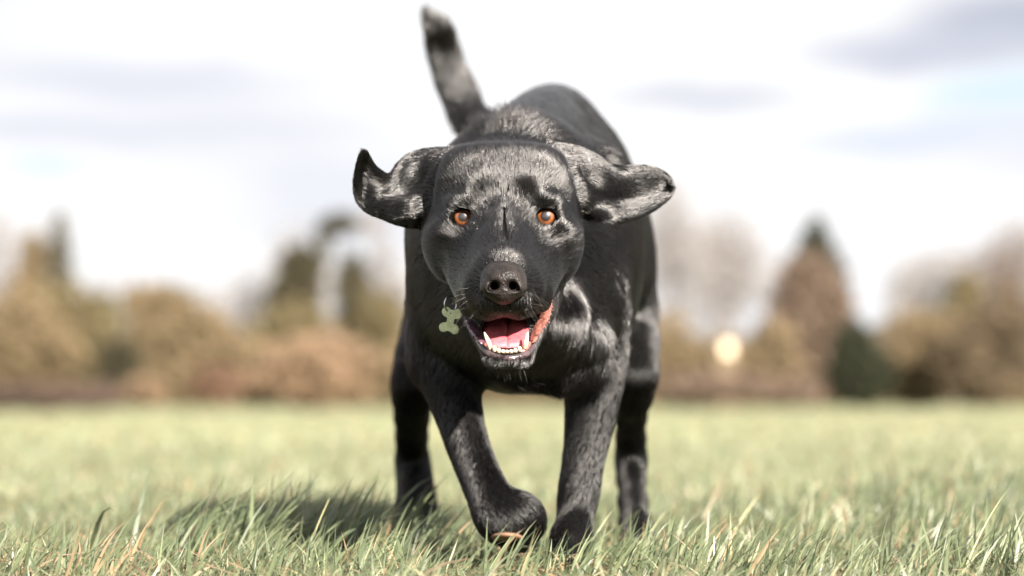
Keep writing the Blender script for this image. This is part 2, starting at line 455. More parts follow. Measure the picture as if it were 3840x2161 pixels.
GB = 'trees and bushes along the far edge of the meadow'
def tr(*a_, **k_): return tree(*a_, **k_)
T_ = [
 # name, label, category, px, Y, lobes, material, n, aspect
 ('bare_tree', 'pale bare tree rising at the left edge of the view', 'tree', 20, 175, [(0, 960, 75, 150), (40, 1120, 70, 110)], 'grey', 900, .35),
 ('leafy_tree', 'upright tan tree, left one of the tall pair at the left', 'tree', 125, 140, [(125, 1000, 55, 110), (120, 1130, 75, 110)], 'tan', 1500, .8),
 ('poplar_tree', 'narrow grey green pointed tree, tallest at the left side', 'tree', 222, 140, [(224, 920, 32, 110), (222, 1060, 48, 120), (225, 1200, 60, 110)], 'sage', 2000, .7),
 ('broad_bush', 'broad olive tan bush in the left corner of the meadow', 'bush', 90, 95, [(40, 1230, 170, 120), (120, 1330, 180, 130), (30, 1400, 140, 110)], 'tan', 3600, .9),
 ('broad_bush', 'big olive bush with a green shoulder below the narrow pointed tree', 'bush', 310, 98, [(250, 1190, 130, 110), (330, 1300, 140, 130), (300, 1420, 150, 90)], 'olive', 3400, .9),
 ('ivy_bush', 'small dark green bush on the shoulder of the big olive bush', 'bush', 390, 104, [(385, 1190, 50, 65), (395, 1300, 60, 80)], 'green', 1100, .9),
 ('bramble_hedge', 'low dark purplish bramble hedge at the far left', 'hedge', 180, 66, [(20, 1500, 130, 42), (190, 1500, 150, 46), (350, 1500, 110, 42)], 'purple', 3600, .5),
 ('dark_bush', 'dark brown bush right of the low bramble hedge', 'bush', 450, 84, [(450, 1380, 75, 95), (440, 1470, 90, 50)], 'dark', 1500, .8),
 ('bare_tree', 'faint pale bare tree between the two olive masses on the left', 'tree', 430, 180, [(400, 1130, 110, 70), (450, 1240, 70, 90)], 'grey', 600, .3),
 ('leafy_tree', 'flat topped tan olive tree in the middle of the left tree line', 'tree', 580, 120, [(555, 1170, 95, 85), (650, 1200, 90, 110), (600, 1330, 130, 130)], 'tan', 3800, .9),
 ('oak_tree', 'wide tan tree with a sloping right shoulder left of centre', 'tree', 760, 112, [(740, 1260, 110, 110), (820, 1340, 130, 110), (720, 1430, 130, 80)], 'tan', 3300, .9),
 ('bare_tree', 'pale lavender grey bare tree seen over the wide tan tree', 'tree', 900, 190, [(880, 1160, 110, 90), (960, 1140, 90, 120), (900, 1260, 150, 90)], 'grey', 1500, .35),
 ('rusty_bush', 'rusty reddish bush low in front of the wide tan tree', 'bush', 820, 80, [(820, 1455, 85, 62)], 'rust', 1100, .8),
 ('straw_bush', 'small pale straw bush beside the dark brown bush', 'bush', 545, 76, [(545, 1480, 70, 42)], 'peach', 700, .8),
 ('dark_tree', 'dark olive rounded tree left of the looping branches', 'tree', 1115, 130, [(1128, 1030, 76, 88), (1095, 1140, 90, 80)], 'dark', 2600, .9),
 ('bare_tree', 'thin grey bare tree above the dark olive rounded tree', 'tree', 1090, 185, [(1100, 930, 75, 80), (1060, 1040, 80, 80), (1190, 1040, 60, 90)], 'grey', 700, .3),
 ('ivy_tree', 'tall ivy clad tree with a dark clump at its top', 'tree', 1300, 135, [(1285, 850, 56, 36), (1215, 905, 28, 70), (1320, 1090, 58, 110), (1335, 1220, 66, 90)], 'dark', 2300, .8),
 ('bare_tree', 'bare tree with a ring of looping grey branches', 'tree', 1360, 160, [(1390, 850, 60, 45), (1440, 960, 40, 90), (1250, 1110, 60, 80), (1395, 1050, 50, 50), (1480, 1120, 90, 110)], 'grey', 1300, .35),
 ('leafy_tree', 'ochre rounded tree below the dark olive rounded tree', 'tree', 1100, 118, [(1110, 1240, 120, 90), (1030, 1330, 110, 110)], 'olive', 2300, .9),
 ('beech_bush', 'large domed peach coloured bush left of the dog', 'bush', 1230, 86, [(1210, 1400, 190, 125), (1130, 1440, 170, 80)], 'peach', 4200, .9),
 ('beech_bush', 'low peach coloured bush with its foot against the domed one', 'bush', 970, 88, [(985, 1420, 90, 90)], 'tan', 1200, .9),
 ('leafy_tree', 'olive tree standing just left of the dog', 'tree', 1430, 110, [(1430, 1220, 90, 110), (1470, 1380, 110, 120)], 'olive', 2600, .9),
 ('field_hedge', 'tan hedge seen under the belly of the dog', 'hedge', 1850, 100, [(1600, 1400, 150, 110), (1780, 1420, 150, 95), (1960, 1400, 150, 110), (2130, 1420, 140, 95), (2290, 1400, 140, 110)], 'tan', 6500, .9),
 ('bare_tree', 'pale grey bare tree just right of the dog', 'tree', 2560, 185, [(2520, 830, 90, 140), (2480, 1010, 90, 150), (2600, 1000, 110, 140)], 'grey', 2300, .35),
 ('bare_tree', 'broad pale bare tree between the dog and the fir', 'tree', 2740, 190, [(2720, 920, 120, 110), (2790, 1040, 130, 130), (2680, 1150, 120, 120)], 'grey', 2800, .35),
 ('field_hedge', 'tan hedge right of the dog behind the added stand-in shed', 'hedge', 2640, 105, [(2480, 1340, 130, 150), (2620, 1400, 130, 115), (2780, 1400, 130, 120), (2900, 1360, 90, 150)], 'tan', 5000, .9),
 ('rosy_hedge', 'low rosy brown hedge at the foot of the tan hedge', 'hedge', 2700, 92, [(2600, 1470, 150, 52), (2780, 1470, 140, 52), (2940, 1480, 110, 48)], 'pink', 2300, .8),
 ('fir_tree', 'dark green pointed fir tree above the reddish tree', 'fir tree', 3062, 165, [(3062, 885, 30, 66), (3062, 950, 64, 74), (3064, 1040, 96, 100), (3064, 1180, 115, 140)], 'fir', 3200, .8),
 ('beech_tree', 'tall reddish tan tree in front of the fir', 'tree', 3030, 130, [(3035, 1060, 105, 90), (3000, 1180, 110, 120), (3090, 1170, 105, 120), (2990, 1330, 130, 150), (3090, 1400, 100, 110)], 'pink', 5600, .9),
 ('laurel_bush', 'dense dark green bush at the foot of the reddish tree', 'bush', 3230, 100, [(3200, 1330, 80, 95), (3230, 1425, 112, 100)], 'fir', 3200, .9),
 ('bare_tree', 'pale bare tree right of the dark green bush', 'tree', 3460, 185, [(3440, 1080, 110, 100), (3560, 1060, 120, 110), (3400, 1200, 90, 120)], 'grey', 2000, .35),
 ('bare_tree', 'tall pale bare tree at the right edge of the view', 'tree', 3760, 180, [(3720, 1040, 110, 110), (3820, 990, 110, 140), (3780, 1150, 120, 110)], 'pink', 2200, .35),
 ('ivy_tree', 'ochre tree with an olive knob among the pale right hand trees', 'tree', 3620, 130, [(3625, 1110, 58, 62), (3600, 1230, 90, 90)], 'olive', 1500, .8),
 ('oak_tree', 'wide brown tree right of the dark green bush', 'tree', 3420, 112, [(3400, 1330, 120, 120), (3480, 1290, 120, 110), (3450, 1430, 150, 90)], 'tan', 3600, .9),
 ('oak_tree', 'broad dark brown tree in the right corner of the meadow', 'tree', 3700, 108, [(3650, 1330, 130, 130), (3790, 1270, 130, 150), (3720, 1440, 170, 80)], 'brown', 4200, .9),
]
for k, (nm, lb, ct, px, Y, lobes, mk, n, asp) in enumerate(T_):
    tree(nm, lb, ct, GB, px, 0, Y, lobes, TM[mk], int(n * 1.7), L(13, Y), asp, seed=k + 1,
         trunk=(L(7, Y) if nm in ('bare_tree', 'ivy_tree') else None), limbs=7 if nm == 'bare_tree' else 4)

# added timber shed: its white shutter stands in for an unidentified bright spot
Y = 99.0
hx = P(2722, 0, Y)[0]
hut = bpy.data.objects.new('standin_shed', None); COL.objects.link(hut); hut.location = (hx, Y, float(gz(hx, Y)))
tag(hut, 'added brown timber shed, its white shutter standing in for an unidentified bright spot, right of the dog', 'shed')
def box(x0, x1, y0, y1, z0, z1):
    V = [(x, y, z) for x in (x0, x1) for y in (y0, y1) for z in (z0, z1)]
    return V, [[0, 1, 3, 2], [4, 6, 7, 5], [0, 4, 5, 1], [2, 3, 7, 6], [0, 2, 6, 4], [1, 5, 7, 3]]
M_WHITE = simple('bright_spot_white', (.80, .68, .50), .5, .4, .03, 3)
M_TIMBER = simple('shed_timber', (.13, .098, .065), .85, .1, .2, 3)
M_ROOF = simple('shed_roof', (.15, .12, .09), .8, .2, .1, 3)
w2 = .42; zt = 2.50
mb = MB()
V, Fc = box(-w2, w2, -.9, .9, -.1, zt); mb.add(V, Fc)
mb.add([(-w2, -.9, zt + .002), (w2, -.9, zt + .002), (0, -.9, zt + .22), (-w2, .9, zt + .002), (w2, .9, zt + .002), (0, .9, zt + .22)],
       [[0, 1, 2], [3, 5, 4]])
mb.build('wall', M_TIMBER, hut, smooth=False)
mb = MB()
for s in (-1, 1):
    mb.add([(0, -1.0, zt + .25), (s * (w2 + .12), -1.0, zt - .03), (s * (w2 + .12), 1.0, zt - .03), (0, 1.0, zt + .25),
            (0, -1.0, zt + .29), (s * (w2 + .12), -1.0, zt + .01), (s * (w2 + .12), 1.0, zt + .01), (0, 1.0, zt + .29)],
           [[0, 1, 2, 3], [4, 7, 6, 5], [0, 4, 5, 1], [1, 5, 6, 2], [2, 6, 7, 3]])
mb.build('roof', M_ROOF, hut, smooth=False)
mb = MB(); mb.add(*box(-.17, .17, -.96, -.904, 1.98, 2.42)); mb.build('shutter', M_WHITE, hut, smooth=False)
# the far wood that closes the view between the trees
lob = []
for q in range(150):
    qx = -3100 + q * 68 + random.uniform(-25, 25)
    w_ = P(qx, 1430, 215.0); lob.append(((w_[0], 215.0, w_[2]), (L(95, 215), 2.5, L(random.uniform(110, 190) if qx < 1600 or qx > 4000 else random.uniform(80, 150), 215))))
for q in range(75):
    w_ = P(-3100 + q * 136, 1488, 212.0); lob.append(((w_[0], 212.0, w_[2]), (L(110, 212), 2.0, L(46, 212))))
V, Q = leaf_cloud(lob, 80000, L(15, 215), .8, 99)
tag(mesh_obj('distant_wood', V, Q, TM['tan'], None, smooth=False), 'hazy tan wood closing the view far behind the trees', 'wood', kind='stuff')

# =================================================================== DOG
# --- signed distance primitives (metres); every one also carries a hair direction
PR = []
def prim(kind, k=.01, op='+', hair=None, hl=None, **kw):
    d = dict(kind=kind, k=k, op=op, hair=hair, hl=hl, **kw); PR.append(d); return d
def ell(c, r, k=.012, op='+', rot=0.0, rotx=0.0, hair=None, hl=None):
    """ellipsoid: rot turns it in the picture plane, rotx tips it forward (degrees)"""
    a1, a2 = R_(rot), R_(rotx)
    Ry = np.array([[math.cos(a1), 0, math.sin(a1)], [0, 1, 0], [-math.sin(a1), 0, math.cos(a1)]])
    Rx = np.array([[1, 0, 0], [0, math.cos(a2), -math.sin(a2)], [0, math.sin(a2), math.cos(a2)]])
    return prim('ell', k, op, hair, hl, c=np.array(c), r=np.array(r), M=(Ry @ Rx).T)
def E(px, py, Y, rx, rz, ry, k=.012, op='+', **kw):
    return ell(P(px, py, Y), (L(rx, Y), ry, L(rz, Y)), k, op, **kw)
def cone(a_, b_, ra, rb, k=.012, op='+', flat=None, hair=None, hl=None):
    return prim('cone', k, op, hair, hl, a=np.array(a_, float), b=np.array(b_, float), ra=ra, rb=rb, flat=flat)
def Cn(p, q, rp, rq, k=.012, op='+', flat=None, **kw):
    """cone between two (px, py, Y) points with radii in photo pixels"""
    return cone(P(*p), P(*q), L(rp, p[2]), L(rq, q[2]), k, op, flat, **kw)
def chain(pts, k=.01, op='+', flat=None, **kw):
    pts = catmull(np.array(pts, float), 2 * len(pts) - 1 if len(pts) > 2 else 2)
    for p, q in zip(pts[:-1], pts[1:]):
        h = kw.get('hair', 'along')
        Cn(p[:3], q[:3], p[3], q[3], k, op, flat, **{**kw, 'hair': h})
def catmull(A, n):
    """resample rows of A (m, ...) to n rows through a Catmull-Rom spline"""
    A = np.asarray(A, float); m = len(A)
    if m == 2: A = np.stack([A[0], (A[0] + A[1]) / 2, A[1]]); m = 3
    ext = np.concatenate([[2 * A[0] - A[1]], A, [2 * A[-1] - A[-2]]])
    u = np.linspace(0, m - 1 - 1e-9, n); i = u.astype(int); f = (u - i).reshape((-1,) + (1,) * (A.ndim - 1))
    p0, p1, p2, p3 = ext[i], ext[i + 1], ext[i + 2], ext[i + 3]
    return .5 * (2 * p1 + (p2 - p0) * f + (2 * p0 - 5 * p1 + 4 * p2 - p3) * f ** 2 + (3 * p1 - p0 - 3 * p2 + p3) * f ** 3)
def patch(rows, nu, nv):
    W = np.array([[P(*c) for c in r] for r in rows])       # rows x cols x 3
    W = catmull(W, nu)
    W = catmull(W.transpose(1, 0, 2), nv).transpose(1, 0, 2)
    return W
def cloud(W, rad, k=.004, hair=None, hl=None):
    pts = W.reshape(-1, 3)
    du = np.gradient(W, axis=0).reshape(-1, 3); du /= np.linalg.norm(du, axis=1)[:, None] + 1e-12
    rr = np.broadcast_to(rad, W.shape[:2]).reshape(-1)
    return prim('cloud', k, '+', hair, hl, pts=pts, rr=np.array(rr), du=du)

def pdist(p, X):
    kd = p['kind']
    if kd == 'ell':
        q = (X - p['c']) @ p['M'].T
        a1 = q / p['r']; k0 = np.sqrt((a1 * a1).sum(1)); k1 = np.sqrt(((q / p['r'] ** 2) ** 2).sum(1)) + 1e-9
        return k0 * (k0 - 1) / k1
    if kd == 'cone':
        ba = p['b'] - p['a']; v = X - p['a']
        tt = np.clip(v @ ba / (ba @ ba), 0, 1)
        w = v - tt[:, None] * ba
        if p['flat'] is not None:
            n_, s_ = p['flat']; n_ = np.array(n_, float); n_ /= np.linalg.norm(n_)
            w = w + (w @ n_)[:, None] * n_ * (s_ - 1)
        return np.sqrt((w * w).sum(1)) - (p['ra'] + (p['rb'] - p['ra']) * tt)
    if kd == 'cloud':
        out_ = np.empty(len(X))
        pts, rr = p['pts'], p['rr']
        if len(X) <= 2000:
            c0 = X.mean(0); Rb = np.sqrt(((X - c0) ** 2).sum(1).max())
            dp = np.sqrt(((pts - c0) ** 2).sum(1)) - rr
            kp = dp <= dp.min() + 2 * Rb
            pts, rr = pts[kp], rr[kp]
        p2 = (pts * pts).sum(1)
        for s in range(0, len(X), 4000):
            x = X[s:s + 4000]
            d2 = (x * x).sum(1)[:, None] + p2[None] - 2 * x @ pts.T
            out_[s:s + 4000] = (np.sqrt(np.maximum(d2, 0)) - rr[None]).min(1)
        return out_
    if kd == 'loft':
        S = p['S']; y = X[:, 1]
        cx, cz, hw, hu, hd = [np.interp(y, S[:, 0], S[:, i]) for i in (1, 2, 3, 4, 5)]
        dx = X[:, 0] - cx; dz = X[:, 2] - cz
        hh = np.where(dz > 0, hu, hd)
        q = (np.abs(dx / hw) ** 2.15 + np.abs(dz / hh) ** 2.15) ** (1 / 2.15)
        d1 = (q - 1) * np.minimum(hw, hh)
        dy = np.maximum(S[0, 0] - y, y - S[-1, 0])
        return np.maximum(d1, dy)

def field(prims, X, sel=None):
    d = np.full(len(X), 1.0)
    for i, p in enumerate(prims):
        if sel is not None and not sel[i]: continue
        di = pdist(p, X); k = p['k']
        if p['op'] == '+':
            h = np.maximum(k - np.abs(d - di), 0) / k
            d = np.minimum(d, di) - h * h * k * .25
        else:
            di = -di
            h = np.maximum(k - np.abs(d - di), 0) / k
            d = np.maximum(d, di) + h * h * k * .25
    return d

def surface(prims, xs, ys, zs, B=12):
    """surface nets over a rectilinear grid, evaluated only in blocks near the surface"""
    nx, ny, nz = len(xs), len(ys), len(zs)
    D = np.full((nx, ny, nz), 1.0, np.float32)
    cen, rad, idx = [], [], []
    for i in range(0, nx, B):
        for j in range(0, ny, B):
            for k in range(0, nz, B):
                i2, j2, k2 = min(i + B, nx) - 1, min(j + B, ny) - 1, min(k + B, nz) - 1
                lo = np.array([xs[i], ys[j], zs[k]]); hi = np.array([xs[i2], ys[j2], zs[k2]])
                cen.append((lo + hi) / 2); rad.append(np.linalg.norm(hi - lo) / 2); idx.append((i, j, k))
    cen = np.array(cen); rad = np.array(rad)
    PD = np.array([pdist(p, cen) for p in prims])
    kk = np.array([p['k'] for p in prims])[:, None]
    dc = field(prims, cen)
    near = np.abs(dc) < rad * 1.5 + .012
    for b in range(len(cen)):
        i, j, k = idx[b]
        if not near[b]:
            D[i:i + B, j:j + B, k:k + B] = dc[b]; continue
        sel = np.array([(PD[q, b] < rad[b] * 2.6 + .03 + kk[q, 0]) or (PD[q, b] < dc[b] + rad[b] * 2.6 + kk[q, 0] + .02) for q in range(len(prims))])
        x, y, z = np.meshgrid(xs[i:i + B], ys[j:j + B], zs[k:k + B], indexing='ij')
        D[i:i + B, j:j + B, k:k + B] = field(prims, np.stack([x.ravel(), y.ravel(), z.ravel()], 1), sel).reshape(x.shape)
    ins = D < 0
    s8 = [ins[a1:nx - 1 + a1, b1:ny - 1 + b1, c1:nz - 1 + c1] for a1 in (0, 1) for b1 in (0, 1) for c1 in (0, 1)]
    cnt = sum(s.astype(np.int8) for s in s8)
    act = (cnt > 0) & (cnt < 8)
    ci, cj, ck = np.nonzero(act)
    vid = np.full(act.shape, -1, np.int32); vid[ci, cj, ck] = np.arange(len(ci))
    acc = np.zeros((len(ci), 3)); num = np.zeros(len(ci))
    AX = (xs, ys, zs)
    for ax in range(3):
        for o1 in (0, 1):
            for o2 in (0, 1):
                o = [0, 0, 0]; oth = [q for q in range(3) if q != ax]; o[oth[0]] = o1; o[oth[1]] = o2
                A0 = [ci + o[0], cj + o[1], ck + o[2]]; A1 = list(A0); A1[ax] = A1[ax] + 1
                d0 = D[A0[0], A0[1], A0[2]]; d1 = D[A1[0], A1[1], A1[2]]
                m = (d0 < 0) != (d1 < 0)
                tt = np.where(m, d0 / np.where(m, d0 - d1, 1), 0)
                pt = np.stack([AX[q][A0[q]] for q in range(3)], 1)
                pt[:, ax] += tt * (AX[ax][A1[ax]] - AX[ax][A0[ax]])
                acc += pt * m[:, None]; num += m
    V = acc / num[:, None]
    Q = []
    for ax in range(3):
        o1, o2 = [(1, 2), (2, 0), (0, 1)][ax]
        sl0 = [slice(None)] * 3; sl1 = [slice(None)] * 3
        sl0[ax] = slice(0, -1); sl1[ax] = slice(1, None)
        m = ins[tuple(sl0)] != ins[tuple(sl1)]
        e0 = np.stack(np.nonzero(m), 1)
        e0 = e0[(e0[:, o1] > 0) & (e0[:, o2] > 0) & (e0[:, o1] < act.shape[o1]) & (e0[:, o2] < act.shape[o2])]
        g = lambda a1, a2: vid[tuple((e0 - np.eye(3, dtype=int)[o1] * a1 - np.eye(3, dtype=int)[o2] * a2).T)]
        q = np.stack([g(0, 0), g(1, 0), g(1, 1), g(0, 1)], 1)
        f = ins[tuple(e0.T)]
        q[~f] = q[~f][:, ::-1]
        Q.append(q)
    return V, np.concatenate(Q)

def axis(lo, hi, f0, f1, fine, coarse):
    """coordinates: step fine inside f0..f1, growing to coarse outside"""
    out_ = [f0]
    while out_[-1] < f1: out_.append(out_[-1] + fine)
    s = fine; x = out_[-1]
    while x < hi: s = min(coarse, s * 1.08); x += s; out_.append(x)
    s = fine; x = f0; pre = []
    while x > lo: s = min(coarse, s * 1.08); x -= s; pre.append(x)
    return np.array(pre[::-1] + out_)

# --- torso: (Y, centre px, top px, widest px, bottom px, half width px)
ST = [(2.915, 1925, 900, 1080, 1260, 120), (2.93, 1930, 830, 1090, 1330, 215), (2.96, 1935, 720, 1080, 1400, 300),
      (3.00, 1945, 610, 1090, 1450, 362), (3.06, 1958, 520, 1070, 1476, 384), (3.14, 1985, 470, 1030, 1470, 402),
      (3.24, 2000, 440, 990, 1430, 400), (3.36, 2015, 415, 950, 1370, 385), (3.48, 2035, 382, 900, 1300, 368),
      (3.56, 2055, 370, 880, 1240, 352), (3.64, 2055, 368, 880, 1180, 330), (3.71, 2035, 400, 880, 1120, 290),
      (3.77, 2010, 480, 860, 1050, 210), (3.80, 2000, 620, 840, 980, 110)]
rowsL = []
for (Y, cx, top, mid, bot, hw) in ST:
    c = P(cx, mid, Y); rowsL.append([Y, c[0], c[2], L(hw, Y), L(mid - top, Y), L(bot - mid, Y)])
SL = catmull(np.array(rowsL), 120)
prim('loft', k=.03, S=SL, hair=(0, .9, -.42), hl=.016)

# ridge of the withers and the shoulder blades
Cn((1960, 560, 3.08), (2040, 440, 3.32), 120, 90, k=.05, hair=(0, 1, .1))
Cn((2040, 430, 3.40), (2080, 430, 3.62), 80, 90, k=.04, hair=(0, 1, 0))
E(2262, 860, 3.12, 112, 300, .085, k=.045, rot=3, hair=(.1, .7, -.7))          # shoulder, image right
E(1668, 1000, 3.07, 100, 250, .085, k=.04, rot=-5, hair=(-.1, .7, -.7))
# neck
cone(P(1885, 800, 2.86), P(1905, 830, 3.06), .066, .098, k=.05, hair=(0, .9, -.35), hl=.014)
# breastbone and chest folds
E(1950, 1180, 2.945, 170, 200, .05, k=.04, hair=(0, -.1, -1), hl=.018)
E(2112, 1200, 2.925, 66, 84, .034, k=.03, rot=20, hair=(.1, -.2, -1), hl=.02)
Cn((2060, 1330, 2.945), (2240, 1262, 2.972), 26, 44, k=.03, hair=(.25, -.2, -1), hl=.024)
Cn((2120, 1425, 2.975), (2270, 1372, 2.985), 24, 36, k=.03, hair=(.2, -.2, -1), hl=.026)
Cn((1960, 1400, 2.965), (2080, 1430, 2.98), 40, 34, k=.03, hair=(.1, -.2, -1), hl=.024)

# --- hind quarters and legs
DN = (0, .15, -1)
E(2330, 1060, 3.52, 112, 300, .115, k=.05, rot=-5, hair=(.1, .35, -.9), hl=.016)
E(1612, 1180, 3.52, 84, 240, .110, k=.05, rot=3, hair=(-.1, .35, -.9), hl=.016)
# image-right hind leg
chain([(2350, 1180, 3.48, 112), (2376, 1400, 3.38, 84), (2366, 1560, 3.46, 54), (2366, 1700, 3.54, 50), (2368, 1800, 3.50, 48),
       (2380, 1960, 3.37, 52), (2394, 2035, 3.31, 60)], k=.02, hair=(0, .2, -1), hl=.009)
E(2408, 2062, 3.26, 76, 50, .05, k=.018, hair=(0, -.8, -.4), hl=.006)
for dx in (-45, -15, 17, 48): E(2412 + dx, 2086, 3.215, 21, 32, .022, k=.006, hair=(0, -.8, -.5), hl=.005)
# image-left hind leg
chain([(1610, 1250, 3.50, 96), (1558, 1420, 3.42, 78), (1545, 1560, 3.48, 60), (1545, 1700, 3.56, 52), (1555, 1800, 3.55, 56),
       (1562, 1900, 3.50, 68), (1562, 1985, 3.46, 70)], k=.02, hair=(0, .2, -1), hl=.009)
E(1570, 2040, 3.43, 76, 44, .055, k=.018, hair=(0, -.8, -.4), hl=.006)
for dx in (-48, -16, 16, 48): E(1575 + dx, 2052, 3.38, 20, 30, .022, k=.006, hair=(0, -.8, -.5), hl=.005)

# --- standing front leg (image right)
chain([(2225, 1080, 3.03, 120), (2236, 1300, 3.06, 100), (2228, 1450, 3.05, 84), (2210, 1600, 3.04, 70), (2186, 1740, 3.03, 55),
       (2170, 1850, 3.02, 54), (2156, 1960, 3.01, 48)], k=.022, hair=(-.42, .05, -1), hl=.010)
E(2222, 1620, 3.078, 34, 140, .03, k=.012, rot=-6, hair=(0, .1, -1))                 # tendon behind
E(2142, 2020, 2.980, 86, 84, .045, k=.02, hair=(-.1, -.5, -.8), hl=.006)
for dx in (-58, -20, 20, 56): E(2140 + dx, 2086, 2.940 + abs(dx) * .0002, 26, 44, .026, k=.006, hair=(0, -.7, -.6), hl=.005)
# --- lifted front leg (image left): wrist flexed, paw folded under
chain([(1660, 1080, 3.03, 115), (1658, 1300, 3.05, 110), (1692, 1450, 3.03, 84), (1744, 1640, 3.00, 66), (1800, 1785, 2.975, 59),
       (1850, 1890, 2.95, 61), (1885, 1945, 2.94, 64)], k=.022, hair=(-.12, .05, -1), hl=.010)
E(1592, 1370, 3.09, 48, 60, .04, k=.03, hair=(0, .3, -1))                            # elbow
chain([(1875, 1945, 2.945, 72), (1925, 1950, 2.94, 74), (1965, 1950, 2.95, 66)], k=.02, hair=(.7, .2, -.6), hl=.008)
E(1965, 1935, 2.955, 60, 78, .035, k=.015, rot=-20, hair=(.3, .2, -.9), hl=.006)
E(1962, 2010, 2.985, 52, 60, .034, k=.014, hair=(0, .3, -.9), hl=.006)
for i, (dx, dz) in enumerate(((-72, 22), (-30, 38), (8, 34), (34, 2))):
    E(1960 + dx, 2010 + dz, 3.005, 24, 30, .024, k=.006, hair=(0, .3, -.9), hl=.005)

# --- tail
TL = [(1960, 560, 3.70, 62), (1860, 500, 3.76, 64), (1775, 460, 3.80, 62), (1738, 385, 3.82, 62), (1698, 296, 3.83, 57), (1664, 195, 3.83, 50),
      (1654, 145, 3.82, 44), (1640, 108, 3.82, 36), (1616, 76, 3.81, 16), (1604, 52, 3.81, 6)]
chain(TL, k=.012, hl=.024)

# --- head
HN = P(1889, 1080, 2.56)        # hair on the head streams away from the nose
def H(*a_, **k_): return E(*a_, hair='head', **k_)
H(1882, 764, 2.84, 224, 172, .068, k=.03, hl=.009)
H(1742, 700, 2.82, 105, 118, .045, k=.02); H(2035, 700, 2.82, 105, 118, .045, k=.02)
H(1887, 722, 2.812, 150, 142, .054, k=.02)
H(1782, 648, 2.832, 88, 60, .050, k=.03); H(1990, 646, 2.832, 88, 60, .050, k=.03)
H(1812, 730, 2.781, 66, 80, .026, k=.02); H(1966, 730, 2.781, 66, 80, .026, k=.02)
H(1742, 768, 2.776, 70, 32, .023, k=.014, rot=8); H(2040, 766, 2.776, 70, 32, .023, k=.014, rot=-8)   # brows
H(1702, 868, 2.79, 88, 62, .034, k=.018); H(2078, 866, 2.79, 88, 62, .034, k=.018)                  # cheek bones
H(1712, 905, 2.845, 120, 160, .052, k=.03, hl=.009); H(2058, 912, 2.845, 122, 170, .052, k=.03, hl=.009)
Cn((1888, 800, 2.775), (1888, 1000, 2.690), 90, 64, k=.02, hair='head')
Cn((1888, 935, 2.785), (1888, 1060, 2.704), 150, 112, k=.03, hair='head')
H(1792, 950, 2.795, 92, 90, .045, k=.022); H(1988, 945, 2.795, 92, 90, .045, k=.022)
Cn((1790, 1010, 2.770), (1822, 1092, 2.692), 88, 80, k=.016, hair='head', hl=.006)
Cn((1990, 1010, 2.770), (1958, 1090, 2.692), 88, 80, k=.016, hair='head', hl=.006)
Cn((1888, 1045, 2.690), (1888, 1080, 2.668), 90, 84, k=.014, hair='head', hl=.006)
E(1888, 1130, 2.674, 98, 42, .021, k=.012, hair=(0, -.3, -1), hl=.005)
Cn((1748, 1040, 2.80), (1782, 1140, 2.728), 64, 50, k=.016, hair='head', hl=.006)        # hanging lip, image left
Cn((2040, 1020, 2.80), (2010, 1118, 2.725), 60, 50, k=.016, hair='head', hl=.006)
Cn((1788, 1142, 2.722), (1835, 1158, 2.686), 44, 34, k=.012, hair=(0, -.3, -1), hl=.005)
Cn((2000, 1128, 2.716), (1944, 1156, 2.686), 46, 34, k=.012, hair=(0, -.3, -1), hl=.005)
# lower jaw, dropped open
P_ = P
def P(px, py, Y):
    return P_(px, py, Y - .020 * min(1, max(0, (py - 1180) / 100)))
Cn((1890, 1130, 2.87), (1903, 1300, 2.755), 120, 66, k=.03, hair=(0, .4, -1), hl=.010)
Cn((1765, 1120, 2.83), (1848, 1322, 2.718), 62, 32, k=.014, hair=(0, .3, -1), hl=.007)
Cn((2045, 1105, 2.83), (1962, 1320, 2.718), 62, 32, k=.014, hair=(0, .3, -1), hl=.007)
E(1904, 1345, 2.708, 82, 34, .020, k=.012, hair=(0, -.5, -1), hl=.008)
# carvings: mouth, corners, eye openings, furrow
CARVE = []
def K(p): CARVE.append(p); return p
K(E(1902, 1244, 2.715, 90, 54, .070, k=.006, op='-', rotx=16))
K(E(1902, 1222, 2.77, 112, 48, .060, k=.006, op='-', rotx=16))
K(Cn((1985, 1235, 2.69), (2040, 1165, 2.745), 32, 16, k=.006, op='-'))
K(Cn((1815, 1250, 2.69), (1765, 1215, 2.745), 30, 15, k=.006, op='-'))
P = P_
GRV = len(PR)
def surfY(px, py, t=2.58):
    dr = np.array([(px - 1920) / F, 1, (HY - py) / F])
    for _ in range(90):
        f_ = field(PR, np.array([[dr[0] * t, t, CAMH + dr[2] * t]]))[0]
        if f_ < .0003: break
        t += f_ * .7
    return t
gp = [(x, y, surfY(x, y) + .0005, r) for x, y, r in ((1889, 785, 4), (1892, 830, 7), (1896, 870, 9), (1898, 898, 10), (1890, 905, 9))]
chain(gp, k=.006, op='-', hair=None)
GROOVE = PR[GRV:]
# eyes: lids then opening
EYES = [(1737, 817, 2.771), (2046, 815, 2.771)]
ER = .0134
for sgn, (ex, ey, eY) in zip((-1, 1), EYES):
    c = P(ex, ey, eY)
    ell(c + np.array([0, .001, 0]), (.0172, .0142, .0158), k=.006, hair='head', hl=.003)
    K(ell(c + np.array([0, -.010, -.0018]), (.0112, .014, .0088), k=.003, op='-', rot=10 * sgn))
    K(Cn((ex + sgn * 22, ey - 2, eY - .010), (ex + sgn * 36, ey + 8 , eY - .006), 13, 5, k=.003, op='-'))
# hollows above the inner corners of the eyes, folds at the roots of the ears
for s in (-1, 1):
    Cn((1890 + s * 88, 742, 2.738), (1890 + s * 98, 808, 2.728), 17, 15, k=.022, op='-')
